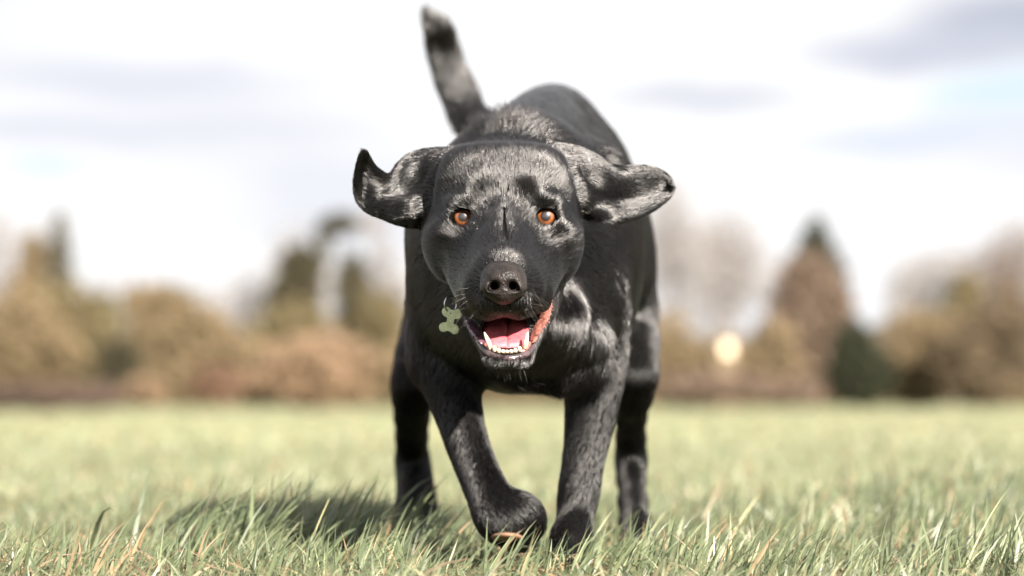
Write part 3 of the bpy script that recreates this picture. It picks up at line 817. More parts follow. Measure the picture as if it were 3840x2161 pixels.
# ears
EL = patch([[(1735, 570, 2.865), (1690, 625, 2.835), (1640, 690, 2.825), (1600, 770, 2.830), (1590, 838, 2.850)],
            [(1640, 572, 2.868), (1620, 620, 2.838), (1590, 700, 2.838), (1562, 780, 2.824), (1548, 840, 2.845)],
            [(1560, 582, 2.872), (1555, 640, 2.842), (1535, 715, 2.845), (1505, 775, 2.824), (1490, 828, 2.838)],
            [(1508, 612, 2.865), (1505, 660, 2.846), (1480, 722, 2.842), (1450, 765, 2.832), (1430, 806, 2.838)],
            [(1462, 662, 2.846), (1450, 690, 2.842), (1428, 728, 2.838), (1405, 762, 2.836), (1385, 788, 2.840)],
            [(1415, 640, 2.834), (1400, 672, 2.838), (1382, 702, 2.842), (1364, 730, 2.842), (1348, 752, 2.838)],
            [(1387, 604, 2.828), (1374, 632, 2.834), (1360, 656, 2.838), (1346, 678, 2.838), (1334, 695, 2.834)],
            [(1374, 574, 2.822), (1366, 588, 2.826), (1358, 598, 2.828), (1350, 612, 2.830), (1342, 626, 2.828)],
            [(1364, 566, 2.820), (1361, 570, 2.820), (1358, 575, 2.820), (1355, 580, 2.820), (1352, 585, 2.820)]], 84, 58)
RR = [[(2062, 556, 2.868), (2105, 605, 2.838), (2150, 670, 2.828), (2185, 745, 2.832), (2208, 806, 2.850)],
             [(2140, 562, 2.874), (2165, 612, 2.842), (2195, 680, 2.842), (2222, 750, 2.848), (2242, 815, 2.838)],
             [(2215, 585, 2.874), (2225, 632, 2.846), (2245, 695, 2.846), (2262, 755, 2.856), (2282, 822, 2.832)],
             [(2272, 618, 2.862), (2282, 655, 2.848), (2295, 700, 2.850), (2310, 760, 2.860), (2332, 822, 2.830)],
             [(2335, 634, 2.846), (2345, 670, 2.846), (2355, 710, 2.850), (2368, 758, 2.854), (2385, 812, 2.828)],
             [(2400, 630, 2.840), (2408, 665, 2.842), (2416, 705, 2.846), (2424, 745, 2.846), (2434, 790, 2.828)],
             [(2450, 634, 2.834), (2462, 662, 2.838), (2470, 698, 2.842), (2474, 732, 2.840), (2478, 762, 2.828)],
             [(2492, 652, 2.828), (2498, 672, 2.832), (2504, 696, 2.834), (2506, 718, 2.832), (2508, 736, 2.826)],
             [(2514, 676, 2.824), (2517, 686, 2.824), (2519, 696, 2.824), (2520, 704, 2.824), (2521, 712, 2.824)]]
back = [0, 0, .004, .014, .028, .042, .054, .062, .065]
ERr = patch([[(x, y, Y + back[q]) for (x, y, Y) in r] for q, r in enumerate(RR)], 90, 62)
for W in (EL, ERr):
    u = np.linspace(0, 1, W.shape[0])[:, None]; v = np.abs(np.linspace(-1, 1, W.shape[1]))[None]
    rad = (.0050 * (1 - u) ** .8 + .0023) * (1 - .25 * v ** 3)
    cloud(W, rad, k=.009, hair='cloud', hl=.0065)

chain([(1728, 588, 2.822, 8), (1655, 640, 2.812, 13), (1605, 715, 2.812, 12), (1588, 790, 2.812, 8)], k=.012, op='-', hair=None)
chain([(1580, 610, 2.835, 7), (1545, 675, 2.828, 13), (1480, 700, 2.828, 12)], k=.014, op='-', hair=None)
chain([(1545, 800, 2.808, 5), (1520, 745, 2.812, 11), (1480, 775, 2.818, 10), (1465, 820, 2.82, 6)], k=.008, op='-', hair=None)
chain([(2090, 575, 2.824, 8), (2150, 632, 2.814, 14), (2192, 715, 2.814, 13), (2214, 800, 2.818, 7)], k=.012, op='-', hair=None)
chain([(2190, 640, 2.830, 9), (2262, 668, 2.832, 13), (2330, 668, 2.838, 6)], k=.014, op='-', hair=None)

xs = axis(-.20, .24, -.165, .17, .0022, .0045)
ys = axis(2.54, 4.05, 2.64, 2.90, .0022, .0075)
zs = axis(-.06, .80, .215, .47, .0022, .0055)
V, Q = surface(PR, xs, ys, zs)
V = np.asarray(V); Q = np.asarray(Q)
sel_ = (sm(2.90, 2.96, V[:, 1]) + (1 - sm(.17, .20, V[:, 2]))).clip(0, 1)[:, None] * .5
eA = np.concatenate([Q[:, [0, 1]], Q[:, [1, 2]], Q[:, [2, 3]], Q[:, [3, 0]]])
cnt_ = np.bincount(eA.ravel(), minlength=len(V)).astype(float)[:, None]
def nbr(A):
    o_ = np.zeros_like(A)
    for q in range(3):
        o_[:, q] = np.bincount(eA[:, 0], A[eA[:, 1], q], len(V)) + np.bincount(eA[:, 1], A[eA[:, 0], q], len(V))
    return o_ / cnt_
for it_ in range(16):
    V = V + (nbr(V) - V) * (sel_ if it_ < 7 else sel_ * (V[:, 1:2] > 3.15))
V0 = V

# --- skin colours by region
DOGN = 'dog'
t = NT('black_skin')
b = t.bsdf((.0035, .0033, .003), .8, .05)
M_SKIN = t.done(b.outputs[0])
t = NT('mouth_skin')
b = t.bsdf((.05, .012, .014), .25, .5)
t.l(t.ramp(t.noise(90), [(.3, (.005, .0035, .004)), (.7, (.012, .005, .006))]), b.inputs['Base Color'])
M_MOUTH = t.done(b.outputs[0])
M_PAD = simple('paw_pad_skin', (.19, .105, .065), .55, .35, .25, 90, .0006, 600)

V, Q = np.asarray(V), np.asarray(Q)
dog = mesh_obj(DOGN, V, Q, [M_SKIN, M_MOUTH])
tag(dog, 'black labrador dog running towards the camera with open mouth, flying ears and raised tail', 'dog')
fc = V[Q].mean(1)
inm = np.zeros(len(Q), bool)
for p in CARVE[:4]:
    inm |= pdist(p, fc) < .0016
dog.data.polygons.foreach_set('material_index', inm.astype(np.int32))
dog.data.update()

def sheet(name, W, th, mat, parent, bulge=0.0):
    """a closed thick sheet from a grid of points W (rows, cols, 3)"""
    du = np.gradient(W, axis=0); dv = np.gradient(W, axis=1)
    n = np.cross(du, dv); n /= np.linalg.norm(n, axis=2)[:, :, None] + 1e-12
    nu, nv = W.shape[:2]
    u = np.linspace(-1, 1, nu)[:, None]; v = np.linspace(-1, 1, nv)[None]
    prof = np.sqrt(np.clip(1 - np.maximum(np.abs(u), np.abs(v)) ** 4, 0.0, 1))
    T = th * prof[:, :, None] * .5
    A = (W + n * T).reshape(-1, 3); B = (W - n * T).reshape(-1, 3)
    ii, jj = np.meshgrid(np.arange(nu - 1), np.arange(nv - 1), indexing='ij')
    q0 = (ii * nv + jj).ravel()
    Fa = np.stack([q0, q0 + nv, q0 + nv + 1, q0 + 1], 1)
    N = nu * nv
    Fb = Fa[:, ::-1] + N
    edge = [(i * nv, (i + 1) * nv) for i in range(nu - 1)] + [((nu - 1) * nv + j, (nu - 1) * nv + j + 1) for j in range(nv - 1)] + \
           [((i + 1) * nv + nv - 1, i * nv + nv - 1) for i in range(nu - 1)[::-1]] + [(j + 1, j) for j in range(nv - 1)[::-1]]
    Fe = np.array([[b1, a1, a1 + N, b1 + N] for a1, b1 in edge])
    return mesh_obj(name, np.concatenate([A, B]), np.concatenate([Fa, Fb, Fe]), mat, parent)

# --- nose
NP = PR; PR = []
E(1888, 1048, 2.652, 86, 58, .026, k=.006)
E(1888, 1022, 2.662, 74, 40, .024, k=.008)
E(1888, 1098, 2.648, 54, 46, .020, k=.008)
E(1842, 1080, 2.646, 42, 36, .018, k=.006); E(1934, 1080, 2.646, 42, 36, .018, k=.006)
for s in (-1, 1):
    E(1888 + s * 35, 1072, 2.625, 19, 18, .017, k=.004, op='-')
    Cn((1888 + s * 36, 1076, 2.626), (1888 + s * 74, 1094, 2.642), 8, 4, k=.004, op='-')
    Cn((1888 + s * 34, 1072, 2.640), (1888 + s * 30, 1058, 2.670), 14, 9, k=.003, op='-')
Cn((1889, 1078, 2.6235), (1889, 1150, 2.628), 2.5, 3.5, k=.005, op='-')
nc = P(1888, 1065, 2.65)
a_ = np.arange(-.030, .0301, .0007)
VN, QN = surface(PR, nc[0] + a_, nc[1] + np.arange(-.034, .034, .0008), nc[2] + np.arange(-.030, .030, .0007))
PR = NP
t = NT('nose_leather')
b = t.bsdf((.012, .010, .009), .46, .25)
b.inputs['Coat Weight'].default_value = .0; b.inputs['Coat Roughness'].default_value = .18
vo = t.n('ShaderNodeTexVoronoi'); vo.inputs['Scale'].default_value = 480
tcn = t.n('ShaderNodeTexCoord'); t.l(tcn.outputs['Object'], vo.inputs['Vector'])
t.l(t.bump(vo.outputs['Distance'], .0009, .8), b.inputs['Normal'])
t.l(t.ramp(t.noise(120, 3), [(.35, (.008, .0065, .006)), (.65, (.022, .017, .015))]), b.inputs['Base Color'])
nose = mesh_obj('nose', VN, QN, t.done(b.outputs[0]), dog)

# --- eyes
t = NT('eye_iris')
tcn = t.n('ShaderNodeTexCoord')
sx = t.n('ShaderNodeSeparateXYZ'); t.l(tcn.outputs['Object'], sx.inputs[0])
cb = t.n('ShaderNodeCombineXYZ'); t.l(sx.outputs[0], cb.inputs[0]); t.l(sx.outputs[2], cb.inputs[2])
ln = t.n('ShaderNodeVectorMath', operation='LENGTH'); t.l(cb.outputs[0], ln.inputs[0])
mr = t.n('ShaderNodeMapRange'); mr.inputs['From Max'].default_value = .0118; t.l(ln.outputs['Value'], mr.inputs['Value'])
irc = t.ramp(mr.outputs[0], [(0, (.022, .018, .020)), (.39, (.016, .012, .013)), (.44, (.06, .022, .012)), (.49, (.235, .078, .020)), (.67, (.21, .062, .015)),
                             (.73, (.07, .02, .006)), (.78, (.012, .008, .007)), (1, (.015, .010, .009))])
nzf = t.noise(900, 3)
mxn = t.n('ShaderNodeMix', data_type='RGBA', blend_type='MULTIPLY'); mxn.inputs['Factor'].default_value = .6
t.l(irc, mxn.inputs['A']); t.l(t.ramp(nzf, [(.35, (.45, .45, .45)), (.65, (1, 1, 1))]), mxn.inputs['B'])
b = t.bsdf(rough=.35, spec=.3)
t.l(mxn.outputs['Result'], b.inputs['Base Color'])
b.inputs['Coat Weight'].default_value = 1.0; b.inputs['Coat Roughness'].default_value = .02; b.inputs['Coat IOR'].default_value = 1.65
M_EYE = t.done(b.outputs[0])
def sphere(r, nu=40, nv=24, sy=1.0):
    V = [(0, -r * sy, 0)]; Fc = []
    for j in range(1, nv):
        a1 = math.pi * j / nv
        for i in range(nu):
            b1 = 2 * math.pi * i / nu
            V.append((r * math.sin(a1) * math.cos(b1), -r * sy * math.cos(a1), r * math.sin(a1) * math.sin(b1)))
    V.append((0, r * sy, 0))
    for i in range(nu): Fc.append([0, 1 + i, 1 + (i + 1) % nu])
    for j in range(nv - 2):
        for i in range(nu):
            a1 = 1 + j * nu + i; b1 = 1 + j * nu + (i + 1) % nu
            Fc.append([a1, a1 + nu, b1 + nu, b1])
    o = len(V) - 1
    for i in range(nu): Fc.append([o, 1 + (nv - 2) * nu + (i + 1) % nu, 1 + (nv - 2) * nu + i])
    return V, Fc
for (ex, ey, eY) in EYES:
    V1, F1 = sphere(ER)
    eo = mesh_obj('eye', V1, F1, M_EYE, dog)
    eo.location = P(ex, ey, eY) + np.array([0, .0026, -.0002])
    eo.rotation_euler = (R_(-3), 0, 0)

# --- mouth parts
PJ = P_
def P(px, py, Y):
    return P_(px, py, Y - .020 * min(1, max(0, (py - 1180) / 100)))
t = NT('tongue_skin')
b = t.bsdf((.72, .2, .21), .30, .5)
b.inputs['Subsurface Weight'].default_value = .25; b.inputs['Subsurface Radius'].default_value = (.006, .002, .0015)
b.inputs['Subsurface Scale'].default_value = .5
t.l(t.ramp(t.noise(160, 3), [(.3, (.50, .095, .12)), (.7, (.62, .150, .165))]), b.inputs['Base Color'])
t.l(t.bump(t.noise(1500, 2), .0004), b.inputs['Normal'])
M_TONGUE = t.done(b.outputs[0])
TW = []
for (py, Y, hw, gro) in [(1180, 2.800, 96, .0), (1200, 2.780, 98, .003), (1232, 2.755, 92, .003), (1262, 2.735, 82, .0025), (1288, 2.717, 74, .0015), (1302, 2.709, 58, .0)]:
    r = []
    for v in (-1, -.6, -.2, 0, .2, .6, 1):
        w = P(1902 + v * hw, py, Y)
        g_ = gro * (1 if v == 0 else 0) + .003 * abs(v) ** 3
        w = w + np.array([0, g_, -g_ * .9 if v == 0 else g_ * .4])
        r.append(w)
    TW.append(r)
TW = catmull(np.array(TW), 40); TW = catmull(TW.transpose(1, 0, 2), 44).transpose(1, 0, 2)
sheet('tongue', TW, .008, M_TONGUE, dog)

M_TOOTH = simple('tooth_enamel', (.52, .46, .34), .22, .5, .06, 200)
M_GUM = simple('gum_skin', (.36, .10, .085), .3, .5, .4, 160, .0005, 500)
M_LIP = simple('lip_skin', (.060, .042, .046), .28, .5, .5, 160, .0006, 500)
def tooth(path, rad, name='tooth'):
    pts = catmull(np.array([P(*p_) for p_ in path]), 10)
    rr = np.interp(np.linspace(0, 1, 10), np.linspace(0, 1, len(rad)), [L(r_, 2.7) for r_ in rad])
    V1, F1 = tube(pts, rr, 12)
    return mesh_obj(name, V1, F1, M_TOOTH, dog)
tooth([(1840, 1312, 2.704), (1830, 1280, 2.699), (1816, 1247, 2.698)], [10, 10.5, 8, 3], 'canine_tooth')
tooth([(1966, 1308, 2.704), (1974, 1278, 2.699), (1979, 1245, 2.698)], [9.5, 10, 7.5, 3], 'canine_tooth')
for (x, y, h, r) in [(1854, 1316, 20, 8.6), (1870, 1321, 15, 8.4), (1886, 1325, 13, 8.6), (1901, 1326, 12, 8), (1916, 1325, 13, 8.4), (1932, 1321, 13, 8.6), (1948, 1315, 15, 8.4)]:
    tooth([(x, y, 2.700), (x, y - h * .6, 2.698), (x - 1, y - h, 2.699)], [r, r, r * .85, r * .35], 'incisor_tooth')
def px_tube(name, pts, rads, mat, parent, n=40, ns=12, jit=0.0):
    A = catmull(np.array([P(*p_) for p_ in pts]), n)
    rr = np.interp(np.linspace(0, 1, n), np.linspace(0, 1, len(rads)), [L(r_, 2.72) for r_ in rads])
    if jit: rr = rr * (1 + jit * np.sin(np.arange(n) * 1.9) * rng.random(n))
    V1, F1 = tube(A, rr, ns)
    return mesh_obj(name, V1, F1, mat, parent)
px_tube('gum', [(1822, 1290, 2.712), (1838, 1316, 2.706), (1870, 1328, 2.703), (1905, 1330, 2.702), (1945, 1324, 2.703), (1970, 1310, 2.706), (1986, 1285, 2.712)],
        [8, 11, 11, 11, 11, 11, 8], M_GUM, dog, jit=.3)
px_tube('lower_lip', [(1790, 1275, 2.728), (1812, 1306, 2.712), (1838, 1330, 2.700), (1870, 1342, 2.693), (1905, 1345, 2.690), (1945, 1340, 2.693), (1978, 1325, 2.700),
                      (2000, 1298, 2.712)], [8, 12, 13, 13, 13, 13, 12, 9], M_LIP, dog)
# the wet linings at the corners of the mouth, with their fringe of small warts
M_LIN1 = simple('lip_lining_red', (.20, .075, .058), .3, .5, .8, 240, .0016, 260)
M_LIN2 = simple('lip_lining_purple', (.085, .040, .055), .28, .5, .6, 130, .0016, 260)
def lining(rows, mat, fr, n, seed):
    W = patch(rows, 34, 16)
    lo = sheet('lip_lining', W, .005, mat, dog)
    g = np.random.default_rng(seed); mb = MB()
    E_ = W[:, fr]; In = W[:, 3 if fr == 0 else -4]
    for i in np.linspace(2, len(E_) - 4, n).astype(int):
        d = E_[i] - In[i]; d /= np.linalg.norm(d); d += .3 * g.standard_normal(3)
        a1 = E_[i] - d * .001; l_ = .0012 + .0016 * g.random()
        V1, F1 = tube([a1, a1 + d * l_ * .5, a1 + d * l_, a1 + d * l_ * 1.25], [.0011, .0011, .0009, .0003], 8); mb.add(V1, F1)
    mb.build('lip_fringe', mat, lo)
lining([[(2068, 1122, 2.772), (2060, 1126, 2.775), (2052, 1132, 2.780)], [(2070, 1152, 2.758), (2048, 1158, 2.758), (2030, 1162, 2.768)],
        [(2060, 1192, 2.744), (2034, 1198, 2.744), (2010, 1200, 2.756)], [(2036, 1236, 2.732), (2014, 1242, 2.730), (1996, 1243, 2.740)],
        [(2008, 1282, 2.718), (1998, 1286, 2.716), (1988, 1285, 2.722)]], M_LIN1, 0, 10, 4)
lining([[(1736, 1178, 2.765), (1756, 1188, 2.768), (1782, 1196, 2.776)], [(1742, 1208, 2.752), (1768, 1216, 2.750), (1800, 1212, 2.762)],
        [(1757, 1240, 2.738), (1782, 1246, 2.735), (1810, 1240, 2.748)], [(1780, 1268, 2.724), (1798, 1272, 2.722), (1815, 1262, 2.735)],
        [(1804, 1296, 2.714), (1810, 1294, 2.714), (1820, 1284, 2.722)]], M_LIN2, 0, 9, 5)

P = PJ
# --- pads under the folded paw, claws
V1, F1 = sphere(1.0, 32, 18)
def blob(name, c, r, mat, parent, rot=(0, 0, 0)):
    V1, F1 = sphere(1.0, 32, 18)
    o = mesh_obj(name, np.array(V1) * np.array(r), F1, mat, parent); o.location = c; o.rotation_euler = rot
    return o
blob('paw_pad', P(1902, 2018, 2.925), (L(62, 2.93), .024, L(17, 2.93)), M_PAD, dog, (R_(-12), R_(2), 0))
M_CLAW = simple('claw_horn', (.035, .028, .024), .35, .5, .3, 200)
def claw(px, py, Y, d, r=.0026, l_=.011):
    c = P(px, py, Y); d = np.array(d, float); d /= np.linalg.norm(d)
    pts = [c - d * .004, c + d * l_ * .4, c + d * l_ * .75 + np.array([0, 0, -.001]), c + d * l_ + np.array([0, 0, -.003])]
    V1, F1 = tube(pts, [r, r, r * .7, r * .2], 10); mesh_obj('claw', V1, F1, M_CLAW, dog)
for dx in (-58, -20, 20, 56): claw(2140 + dx, 2108, 2.922 + abs(dx) * .0002, (0, -1, -.5))
for dx in (-45, -15, 17, 48): claw(2412 + dx, 2096, 3.195, (0, -1, -.5))
for dx in (-48, -16, 16, 48): claw(1575 + dx, 2064, 3.36, (0, -1, -.5))

# --- collar, split ring and tag
M_COLLAR = simple('collar_webbing', (.020, .020, .022), .7, .3, .3, 400)
M_STEEL = simple('steel', (.55, .55, .54), .22, .5, .05, 300, Metallic=1.0)
ang = np.linspace(0, 2 * np.pi, 73)[:-1]
cc = P(1893, 860, 2.985)
# ring around the neck, leaning forward at the throat
ringp = []
for a1 in ang:
    x = math.sin(a1) * .090; z = math.cos(a1) * (.1035 if math.cos(a1) > 0 else .094)
    ringp.append(cc + np.array([x, .028 * math.cos(a1) - .004, z]))
ringp = np.array(ringp)
tn = np.roll(ringp, -1, 0) - np.roll(ringp, 1, 0); tn /= np.linalg.norm(tn, axis=1)[:, None]
rd = ringp - cc; rd -= (rd * tn).sum(1)[:, None] * tn; rd /= np.linalg.norm(rd, axis=1)[:, None]
wd = np.cross(tn, rd)
sec = [(-.011, 0), (-.010, .0018), (.010, .0018), (.011, 0), (.010, -.0018), (-.010, -.0018)]
V1 = np.concatenate([ringp + wd * a1 + rd * b1 for a1, b1 in sec]); n_ = len(ringp)
F1 = np.array([[s_ * n_ + i, s_ * n_ + (i + 1) % n_, ((s_ + 1) % 6) * n_ + (i + 1) % n_, ((s_ + 1) % 6) * n_ + i] for s_ in range(6) for i in range(n_)])
collar = mesh_obj('collar', V1, F1, M_COLLAR, dog)
def torus(R1, r1, n1=40, n2=10):
    V1 = []; F1 = []
    for i in range(n1):
        a1 = 2 * math.pi * i / n1
        for j in range(n2):
            b1 = 2 * math.pi * j / n2
            V1.append(((R1 + r1 * math.cos(b1)) * math.cos(a1), r1 * math.sin(b1), (R1 + r1 * math.cos(b1)) * math.sin(a1)))
            F1.append([i * n2 + j, i * n2 + (j + 1) % n2, ((i + 1) % n1) * n2 + (j + 1) % n2, ((i + 1) % n1) * n2 + j])
    return V1, F1
V1, F1 = torus(.0082, .0009)
ro = mesh_obj('split_ring', V1, F1, M_STEEL, collar); ro.location = P(1690, 1142, 2.79); ro.rotation_euler = (0, R_(8), R_(42))
# bone shaped tag: two pairs of lobes
def bone_outline(Lh=.0082, rl=.0050, off=.0060, wn=.0040, n=12):
    pts = []
    for (sx_, sz_) in ((1, 1), (1, -1), (-1, -1), (-1, 1)):
        arc = [(Lh + rl * math.cos(R_(aa)), off + rl * math.sin(R_(aa))) for aa in np.linspace(175, -52, n)]
        if sx_ * sz_ < 0: arc = arc[::-1]
        pts += [(sx_ * x, sz_ * z) for x, z in arc]
        if sz_ < 0 and sx_ > 0: pts += [(Lh * .35, -wn), (-Lh * .35, -wn)]
        if sz_ > 0 and sx_ < 0: pts += [(-Lh * .35, wn), (Lh * .35, wn)]
    return pts
bo = bone_outline()
th = .0009; n_ = len(bo)
V1 = []; 
for sc_, yy_ in ((.93, -th), (1.0, -th * .5), (1.0, th * .5), (.93, th)):
    V1 += [(x * sc_, yy_, z * sc_) for x, z in bo]
F1 = [list(range(n_)), list(range(3 * n_, 4 * n_))[::-1]]
for q in range(3):
    F1 += [[q * n_ + i, (q + 1) * n_ + i, (q + 1) * n_ + (i + 1) % n_, q * n_ + (i + 1) % n_] for i in range(n_)]
t = NT('green_tag_enamel')
b = t.bsdf((.33, .37, .20), .38, .6, Metallic=.3)
t.l(t.ramp(t.noise(260, 3), [(.35, (.44, .50, .26)), (.65, (.62, .66, .42))]), b.inputs['Base Color'])
M_TAG = t.done(b.outputs[0])
tg = mesh_obj('bone_tag', V1, F1, M_TAG, collar, smooth=False)
tg.location = P(1690, 1203, 2.787); tg.rotation_euler = (R_(8), R_(-78), R_(-22))
V1, F1 = torus(.0017, .0006, 20, 8)
mesh_obj('tag_eyelet', V1, F1, M_STEEL, collar).location = P(1694, 1172, 2.786)
mb = MB()
for q, (u0, u1, w0) in enumerate([(-.006, .006, .0022), (-.005, .005, -.0002), (-.0065, .004, -.0026)]):
    for z_ in np.arange(u0, u1, .0016):
        if rng.random() < .8: mb.add(*tube([(z_, -th - .0001, w0), (z_ + rng.uniform(-.0004, .0008), -th - .0001, w0 + .0011)], [.00014, .00014], 5))
eng = mb.build('engraving', simple('engraving_dark', (.12, .13, .08), .6, .3), collar); eng.location = tg.location; eng.rotation_euler = tg.rotation_euler

# --- fur: real strands rooted on the skin
def mat_fur(name, ior, rough):
    t = NT(name)
    h = t.n('ShaderNodeBsdfHairPrincipled')
    h.model = 'CHIANG'; h.parametrization = 'MELANIN'
    h.inputs['Melanin'].default_value = 1.0
    h.inputs['Melanin Redness'].default_value = .35
    h.inputs['Roughness'].default_value = rough
    h.inputs['Radial Roughness'].default_value = .30
    h.inputs['Coat'].default_value = 0.0
    h.inputs['IOR'].default_value = ior
    h.inputs['Random Roughness'].default_value = .4
    h.inputs['Random Color'].default_value = .1
    return t.done(h.outputs[0])
M_FUR = mat_fur('black_fur', 1.94, .215)
M_FUR2 = mat_fur('dull_leg_fur', 1.52, .27)

def groom(Vx):
    """hair direction and length at points: blended from the nearest primitives"""
    n = len(Vx); D = np.zeros((n, 3)); Ln = np.zeros(n); Wt = np.zeros(n)
    for p in PR:
        if p['op'] == '-' or p['hair'] is None: continue
        if p['kind'] in ('ell', 'cone', 'cloud'):
            # far points need no weight
            c = p['c'] if p['kind'] == 'ell' else ((p['a'] + p['b']) / 2 if p['kind'] == 'cone' else p['pts'].mean(0))
            ext = p['r'].max() if p['kind'] == 'ell' else (np.linalg.norm(p['a'] - p['b']) / 2 + max(p['ra'], p['rb']) if p['kind'] == 'cone'
                  else np.linalg.norm(p['pts'] - c, axis=1).max())
            m = np.nonzero(((Vx - c) ** 2).sum(1) < (ext + .06) ** 2)[0]
        else: m = np.arange(n)
        if len(m) == 0: continue
        X = Vx[m]
        d = pdist(p, X)
        w = np.exp(-np.clip(d, -.004, 1) / .006) + 1e-12
        hd = p['hair']
        if isinstance(hd, str) and hd == 'head':
            v = X - HN; v = v / np.linalg.norm(v, axis=1)[:, None]
            v[:, 1] *= .4; v[:, 0] *= 1.1
        elif isinstance(hd, str) and hd == 'along':
            v = p['b'] - p['a']; v = np.broadcast_to(v / np.linalg.norm(v), X.shape)
        elif isinstance(hd, str) and hd == 'cloud':
            v = np.empty_like(X); pts = p['pts']; q2 = (pts * pts).sum(1)
            for s in range(0, len(X), 4000):
                x = X[s:s + 4000]
                v[s:s + 4000] = p['du'][(q2[None] - 2 * x @ pts.T).argmin(1)]
        else:
            v = np.array(hd, float); v = np.broadcast_to(v / np.linalg.norm(v), X.shape)
        D[m] += w[:, None] * v; Ln[m] += w * (p['hl'] or .010); Wt[m] += w
    D /= np.linalg.norm(D, axis=1)[:, None] + 1e-12
    return D, Ln / Wt

def vnormals(V, Q):
    n = np.cross(V[Q[:, 2]] - V[Q[:, 0]], V[Q[:, 3]] - V[Q[:, 1]])
    N = np.zeros_like(V)
    for q in range(4): np.add.at(N, Q[:, q], n)
    return N / (np.linalg.norm(N, axis=1)[:, None] + 1e-12)

def nz3(X, f, s):
    """cheap smooth vector noise"""
    o = []
    for q in range(3):
        a1 = np.sin(X @ np.array([1.0, .7 + .1 * q, -.4]) * f + s + q * 2.1)
        b1 = np.sin(X @ np.array([-.5, 1.1, .8 - .2 * q]) * f * 1.37 + 1.7 * s + q)
        c1 = np.sin(X @ np.array([.3, -.6 + .2 * q, 1.2]) * f * .83 + 2.3 * s - q + a1)
        o.append((a1 + b1 + c1) / 3)
    return np.stack(o, 1)

VNm = vnormals(V0, Q)
GD, GL = groom(V0)
for _ in range(6):
    VNm = VNm * .5 + nbr(VNm) * .5; GD = GD * .5 + nbr(GD) * .5
VNm /= np.linalg.norm(VNm, axis=1)[:, None] + 1e-12
# per-face density: denser where short, none in the mouth, eyes, nose and on the soles
tri = np.concatenate([Q[:, [0, 1, 2]], Q[:, [0, 2, 3]]])
ta = .5 * np.linalg.norm(np.cross(V0[tri[:, 1]] - V0[tri[:, 0]], V0[tri[:, 2]] - V0[tri[:, 0]]), axis=1)
tc_ = V0[tri].mean(1)
dens = np.ones(len(tri))
dens *= np.where(tc_[:, 2] < .21, 1.5, 1.0)
headm = (tc_[:, 1] < 2.93) & (tc_[:, 2] > .20)
dens *= np.where(headm, 2.6, 1.0)
dens *= np.where((tc_[:, 1] > 3.35) & (tc_[:, 2] > .25), .6, 1.0)
for p in CARVE[:4]: dens[pdist(p, tc_) < .0006] = 0
for p in CARVE[4:]: dens[pdist(p, tc_) < .0022] = 0
for p in GROOVE: dens[pdist(p, tc_) < .0018] = 0
for (ex, ey, eY) in EYES:
    dens[np.linalg.norm((tc_ - P(ex, ey, eY)) / np.array([1, 1, 1]), axis=1) < .0138] = 0
dn = field_nose = np.linalg.norm((tc_ - P(1888, 1065, 2.650)) / np.array([L(88, 2.65), .030, L(72, 2.65)]), axis=1)
dens[dn < 1.0] = 0
dens[tc_[:, 2] < .004] = 0
pr_ = ta * dens; area = pr_.sum(); pr_ /= area
NH = 520000
ft = rng.choice(len(tri), NH, p=pr_)
r1 = np.sqrt(rng.random(NH)); r2 = rng.random(NH)
bc = np.stack([1 - r1, r1 * (1 - r2), r1 * r2], 1)
def bary(A): return (A[tri[ft]] * (bc[:, :, None] if A.ndim == 2 else bc)).sum(1)
root = bary(V0); nrm = bary(VNm); nrm /= np.linalg.norm(nrm, axis=1)[:, None]
gd = bary(GD); gl = bary(GL)
hm = headm[ft]
gd = gd + nz3(root, 70, 1.0) * np.where(hm, .07, .12)[:, None] + nz3(root, 260, 3.0) * np.where(hm, .05, np.where(root[:, 2] < .2, .04, .09))[:, None] + nz3(root, 1500, 5.0) * np.where(hm, .10, np.where(root[:, 2] < .2, .05, .09))[:, None] \
     + rng.standard_normal((NH, 3)) * np.where(hm, .17, np.where(root[:, 2] < .2, .12, .20))[:, None] \
     + nz3(root, 190, 7.0) * np.where((root[:, 1] > 3.7) & (root[:, 2] > .5), .45, 0.)[:, None]
gd = gd + (earpre := ((np.abs(root[:, 0] + .009) > .083) & (root[:, 2] > .36) & hm))[:, None] * np.array([0, 0, -.28])
tg_ = gd - (gd * nrm).sum(1)[:, None] * nrm
tg_ /= np.linalg.norm(tg_, axis=1)[:, None] + 1e-9
lift = np.where(hm, .30, .24) + .10 * rng.random(NH) + .05 * nz3(root, 1100, 9.0)[:, 0]
legz = root[:, 2] < .21
gl = np.where(legz & ~hm, gl * .7, gl)
crown = np.exp(-(((root - P(1888, 630, 2.79)) / np.array([.055, .05, .022])) ** 2).sum(1))
def spot(px, py, Y, rx, ry, rz): return np.exp(-(((root - P(px, py, Y)) / np.array([rx, ry, rz])) ** 2).sum(1))
lift = lift + .42 * crown + .55 * spot(1888, 830, 2.725, .020, .04, .015) + .35 * spot(1888, 968, 2.672, .022, .02, .010) \
     + .30 * spot(1700, 880, 2.755, .014, .03, .010) + .30 * spot(2080, 880, 2.755, .014, .03, .010)
crest = spot(1888, 588, 2.795, .058, .030, .009)
lift = lift + .45 * crest
gl = gl * (1 + .6 * crest)
earm = (np.abs(root[:, 0] + .009) > .083) & (root[:, 2] > .36) & hm
lift = np.where(earm, .16 + .10 * rng.random(NH), lift)
legm = (root[:, 2] < .20)
lift = np.where(legm, .03 + .06 * rng.random(NH), lift)
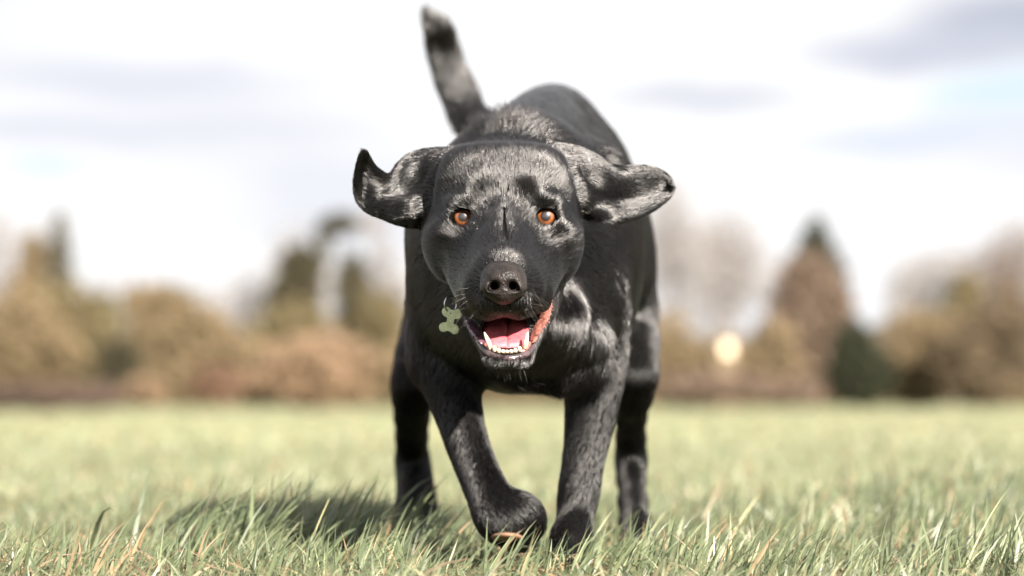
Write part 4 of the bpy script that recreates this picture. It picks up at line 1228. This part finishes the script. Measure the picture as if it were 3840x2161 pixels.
# raised ruff behind the collar
rf = np.exp(-((np.abs((root - P(1905, 492, 3.015)) / np.array([.050, .022, .022]))) ** 3).sum(1))
lift = lift + 1.25 * rf
gl = gl * (1 + .7 * rf) * (.7 + .5 * rng.random(NH))
ns = 5
s_ = np.linspace(0, 1, ns)
lay = (s_ ** 1.0)[None, :, None]
up = lift[:, None, None] * (s_ * (1 - .42 * s_))[None, :, None]
Pts = root[:, None] + nrm[:, None] * np.where(legm, .0004, -.0001)[:, None, None] + gl[:, None, None] * (tg_[:, None] * lay + nrm[:, None] * up)
# tufts: every strand leans towards the strand its tuft grew from
from mathutils import kdtree
nc_ = NH // 7
lead = rng.choice(NH, nc_, replace=False)
kd = kdtree.KDTree(nc_)
rl_ = root[lead]
for q, v_ in enumerate(rl_.tolist()): kd.insert(v_, q)
kd.balance()
own = np.fromiter((kd.find(v_)[1] for v_ in root.tolist()), dtype=np.int64, count=NH)
jit = rng.standard_normal((nc_, 3)); LP = Pts[lead] + (jit * gl[lead][:, None] * .045)[:, None] * (s_ ** 1.5)[None, :, None]
Pts = Pts + (LP[own] - Pts) * (.30 * s_ ** 1.4)[None, :, None]
def strands(name, Pts, r0, mat, parent, taper=(1, .95, .8, .55, .15)):
    n, m = Pts.shape[:2]
    hc = bpy.data.hair_curves.new(name)
    hc.add_curves([m] * n)
    hc.attributes['position'].data.foreach_set('vector', Pts.astype(np.float32).ravel())
    rad = (np.broadcast_to(np.asarray(r0).reshape(-1, 1), (n, 1)) * np.interp(np.linspace(0, 1, m), np.linspace(0, 1, len(taper)), taper)[None]).astype(np.float32)
    ra_ = hc.attributes.get('radius') or hc.attributes.new('radius', 'FLOAT', 'POINT')
    ra_.data.foreach_set('value', rad.ravel())
    hc.materials.append(mat)
    o = bpy.data.objects.new(name, hc); COL.objects.link(o); o.parent = parent
    return o
rr_ = np.where(hm, .00011, .00017) * (.8 + .5 * rng.random(NH))
onleg = root[:, 2] < .225 + .05 * rng.random(NH)
onleg &= ~hm
strands('fur', Pts[~onleg], rr_[~onleg], M_FUR, dog)
strands('leg_fur', Pts[onleg], rr_[onleg], M_FUR2, dog)

# --- whiskers
WH = []
def whisk(px, py, Y, d, l_, droop=.15):
    a1 = P(px, py, Y); d = np.array(d, float); d /= np.linalg.norm(d)
    q = np.linspace(0, 1, 9)[:, None]
    WH.append(a1 + d * l_ * q + np.array([0, 0, -droop * l_]) * q ** 2 + np.array([0, .15 * l_, 0]) * q ** 2)
g = np.random.default_rng(12)
for s, xs_ in ((-1, 1800), (1, 1975)):
    for i in range(13):
        whisk(xs_ + s * g.uniform(-25, 35), g.uniform(1060, 1150), 2.665 + .02 * g.random(), (s * g.uniform(.5, 1.1), -.5, g.uniform(-.9, .05)), g.uniform(.018, .045))
for i in range(20):
    whisk(g.uniform(1835, 1975), g.uniform(1352, 1372), 2.69, (g.uniform(-.6, .6), -.5, g.uniform(-1.2, -.5)), g.uniform(.006, .017), .3)
for (x, y, dx, dz, l_) in [(1745, 745, -.9, -.35, .030), (1750, 735, -1, .2, .022), (2050, 735, 1, .25, .028), (2050, 745, 1, .35, .030), (2090, 1060, 1, -.35, .055), (1700, 1010, -.7, -.8, .03)]:
    whisk(x, y, 2.745 if y < 900 else 2.79, (dx, -.5, dz), l_, .25)
M_WH = NT('whisker'); hb = M_WH.bsdf((.05, .045, .04), .35, .6); M_WH = M_WH.done(hb.outputs[0])
strands('whiskers', np.array(WH), .00012, M_WH, dog, (1, .9, .7, .4, .15))
print('timing', round(__import__('time').perf_counter(), 1))
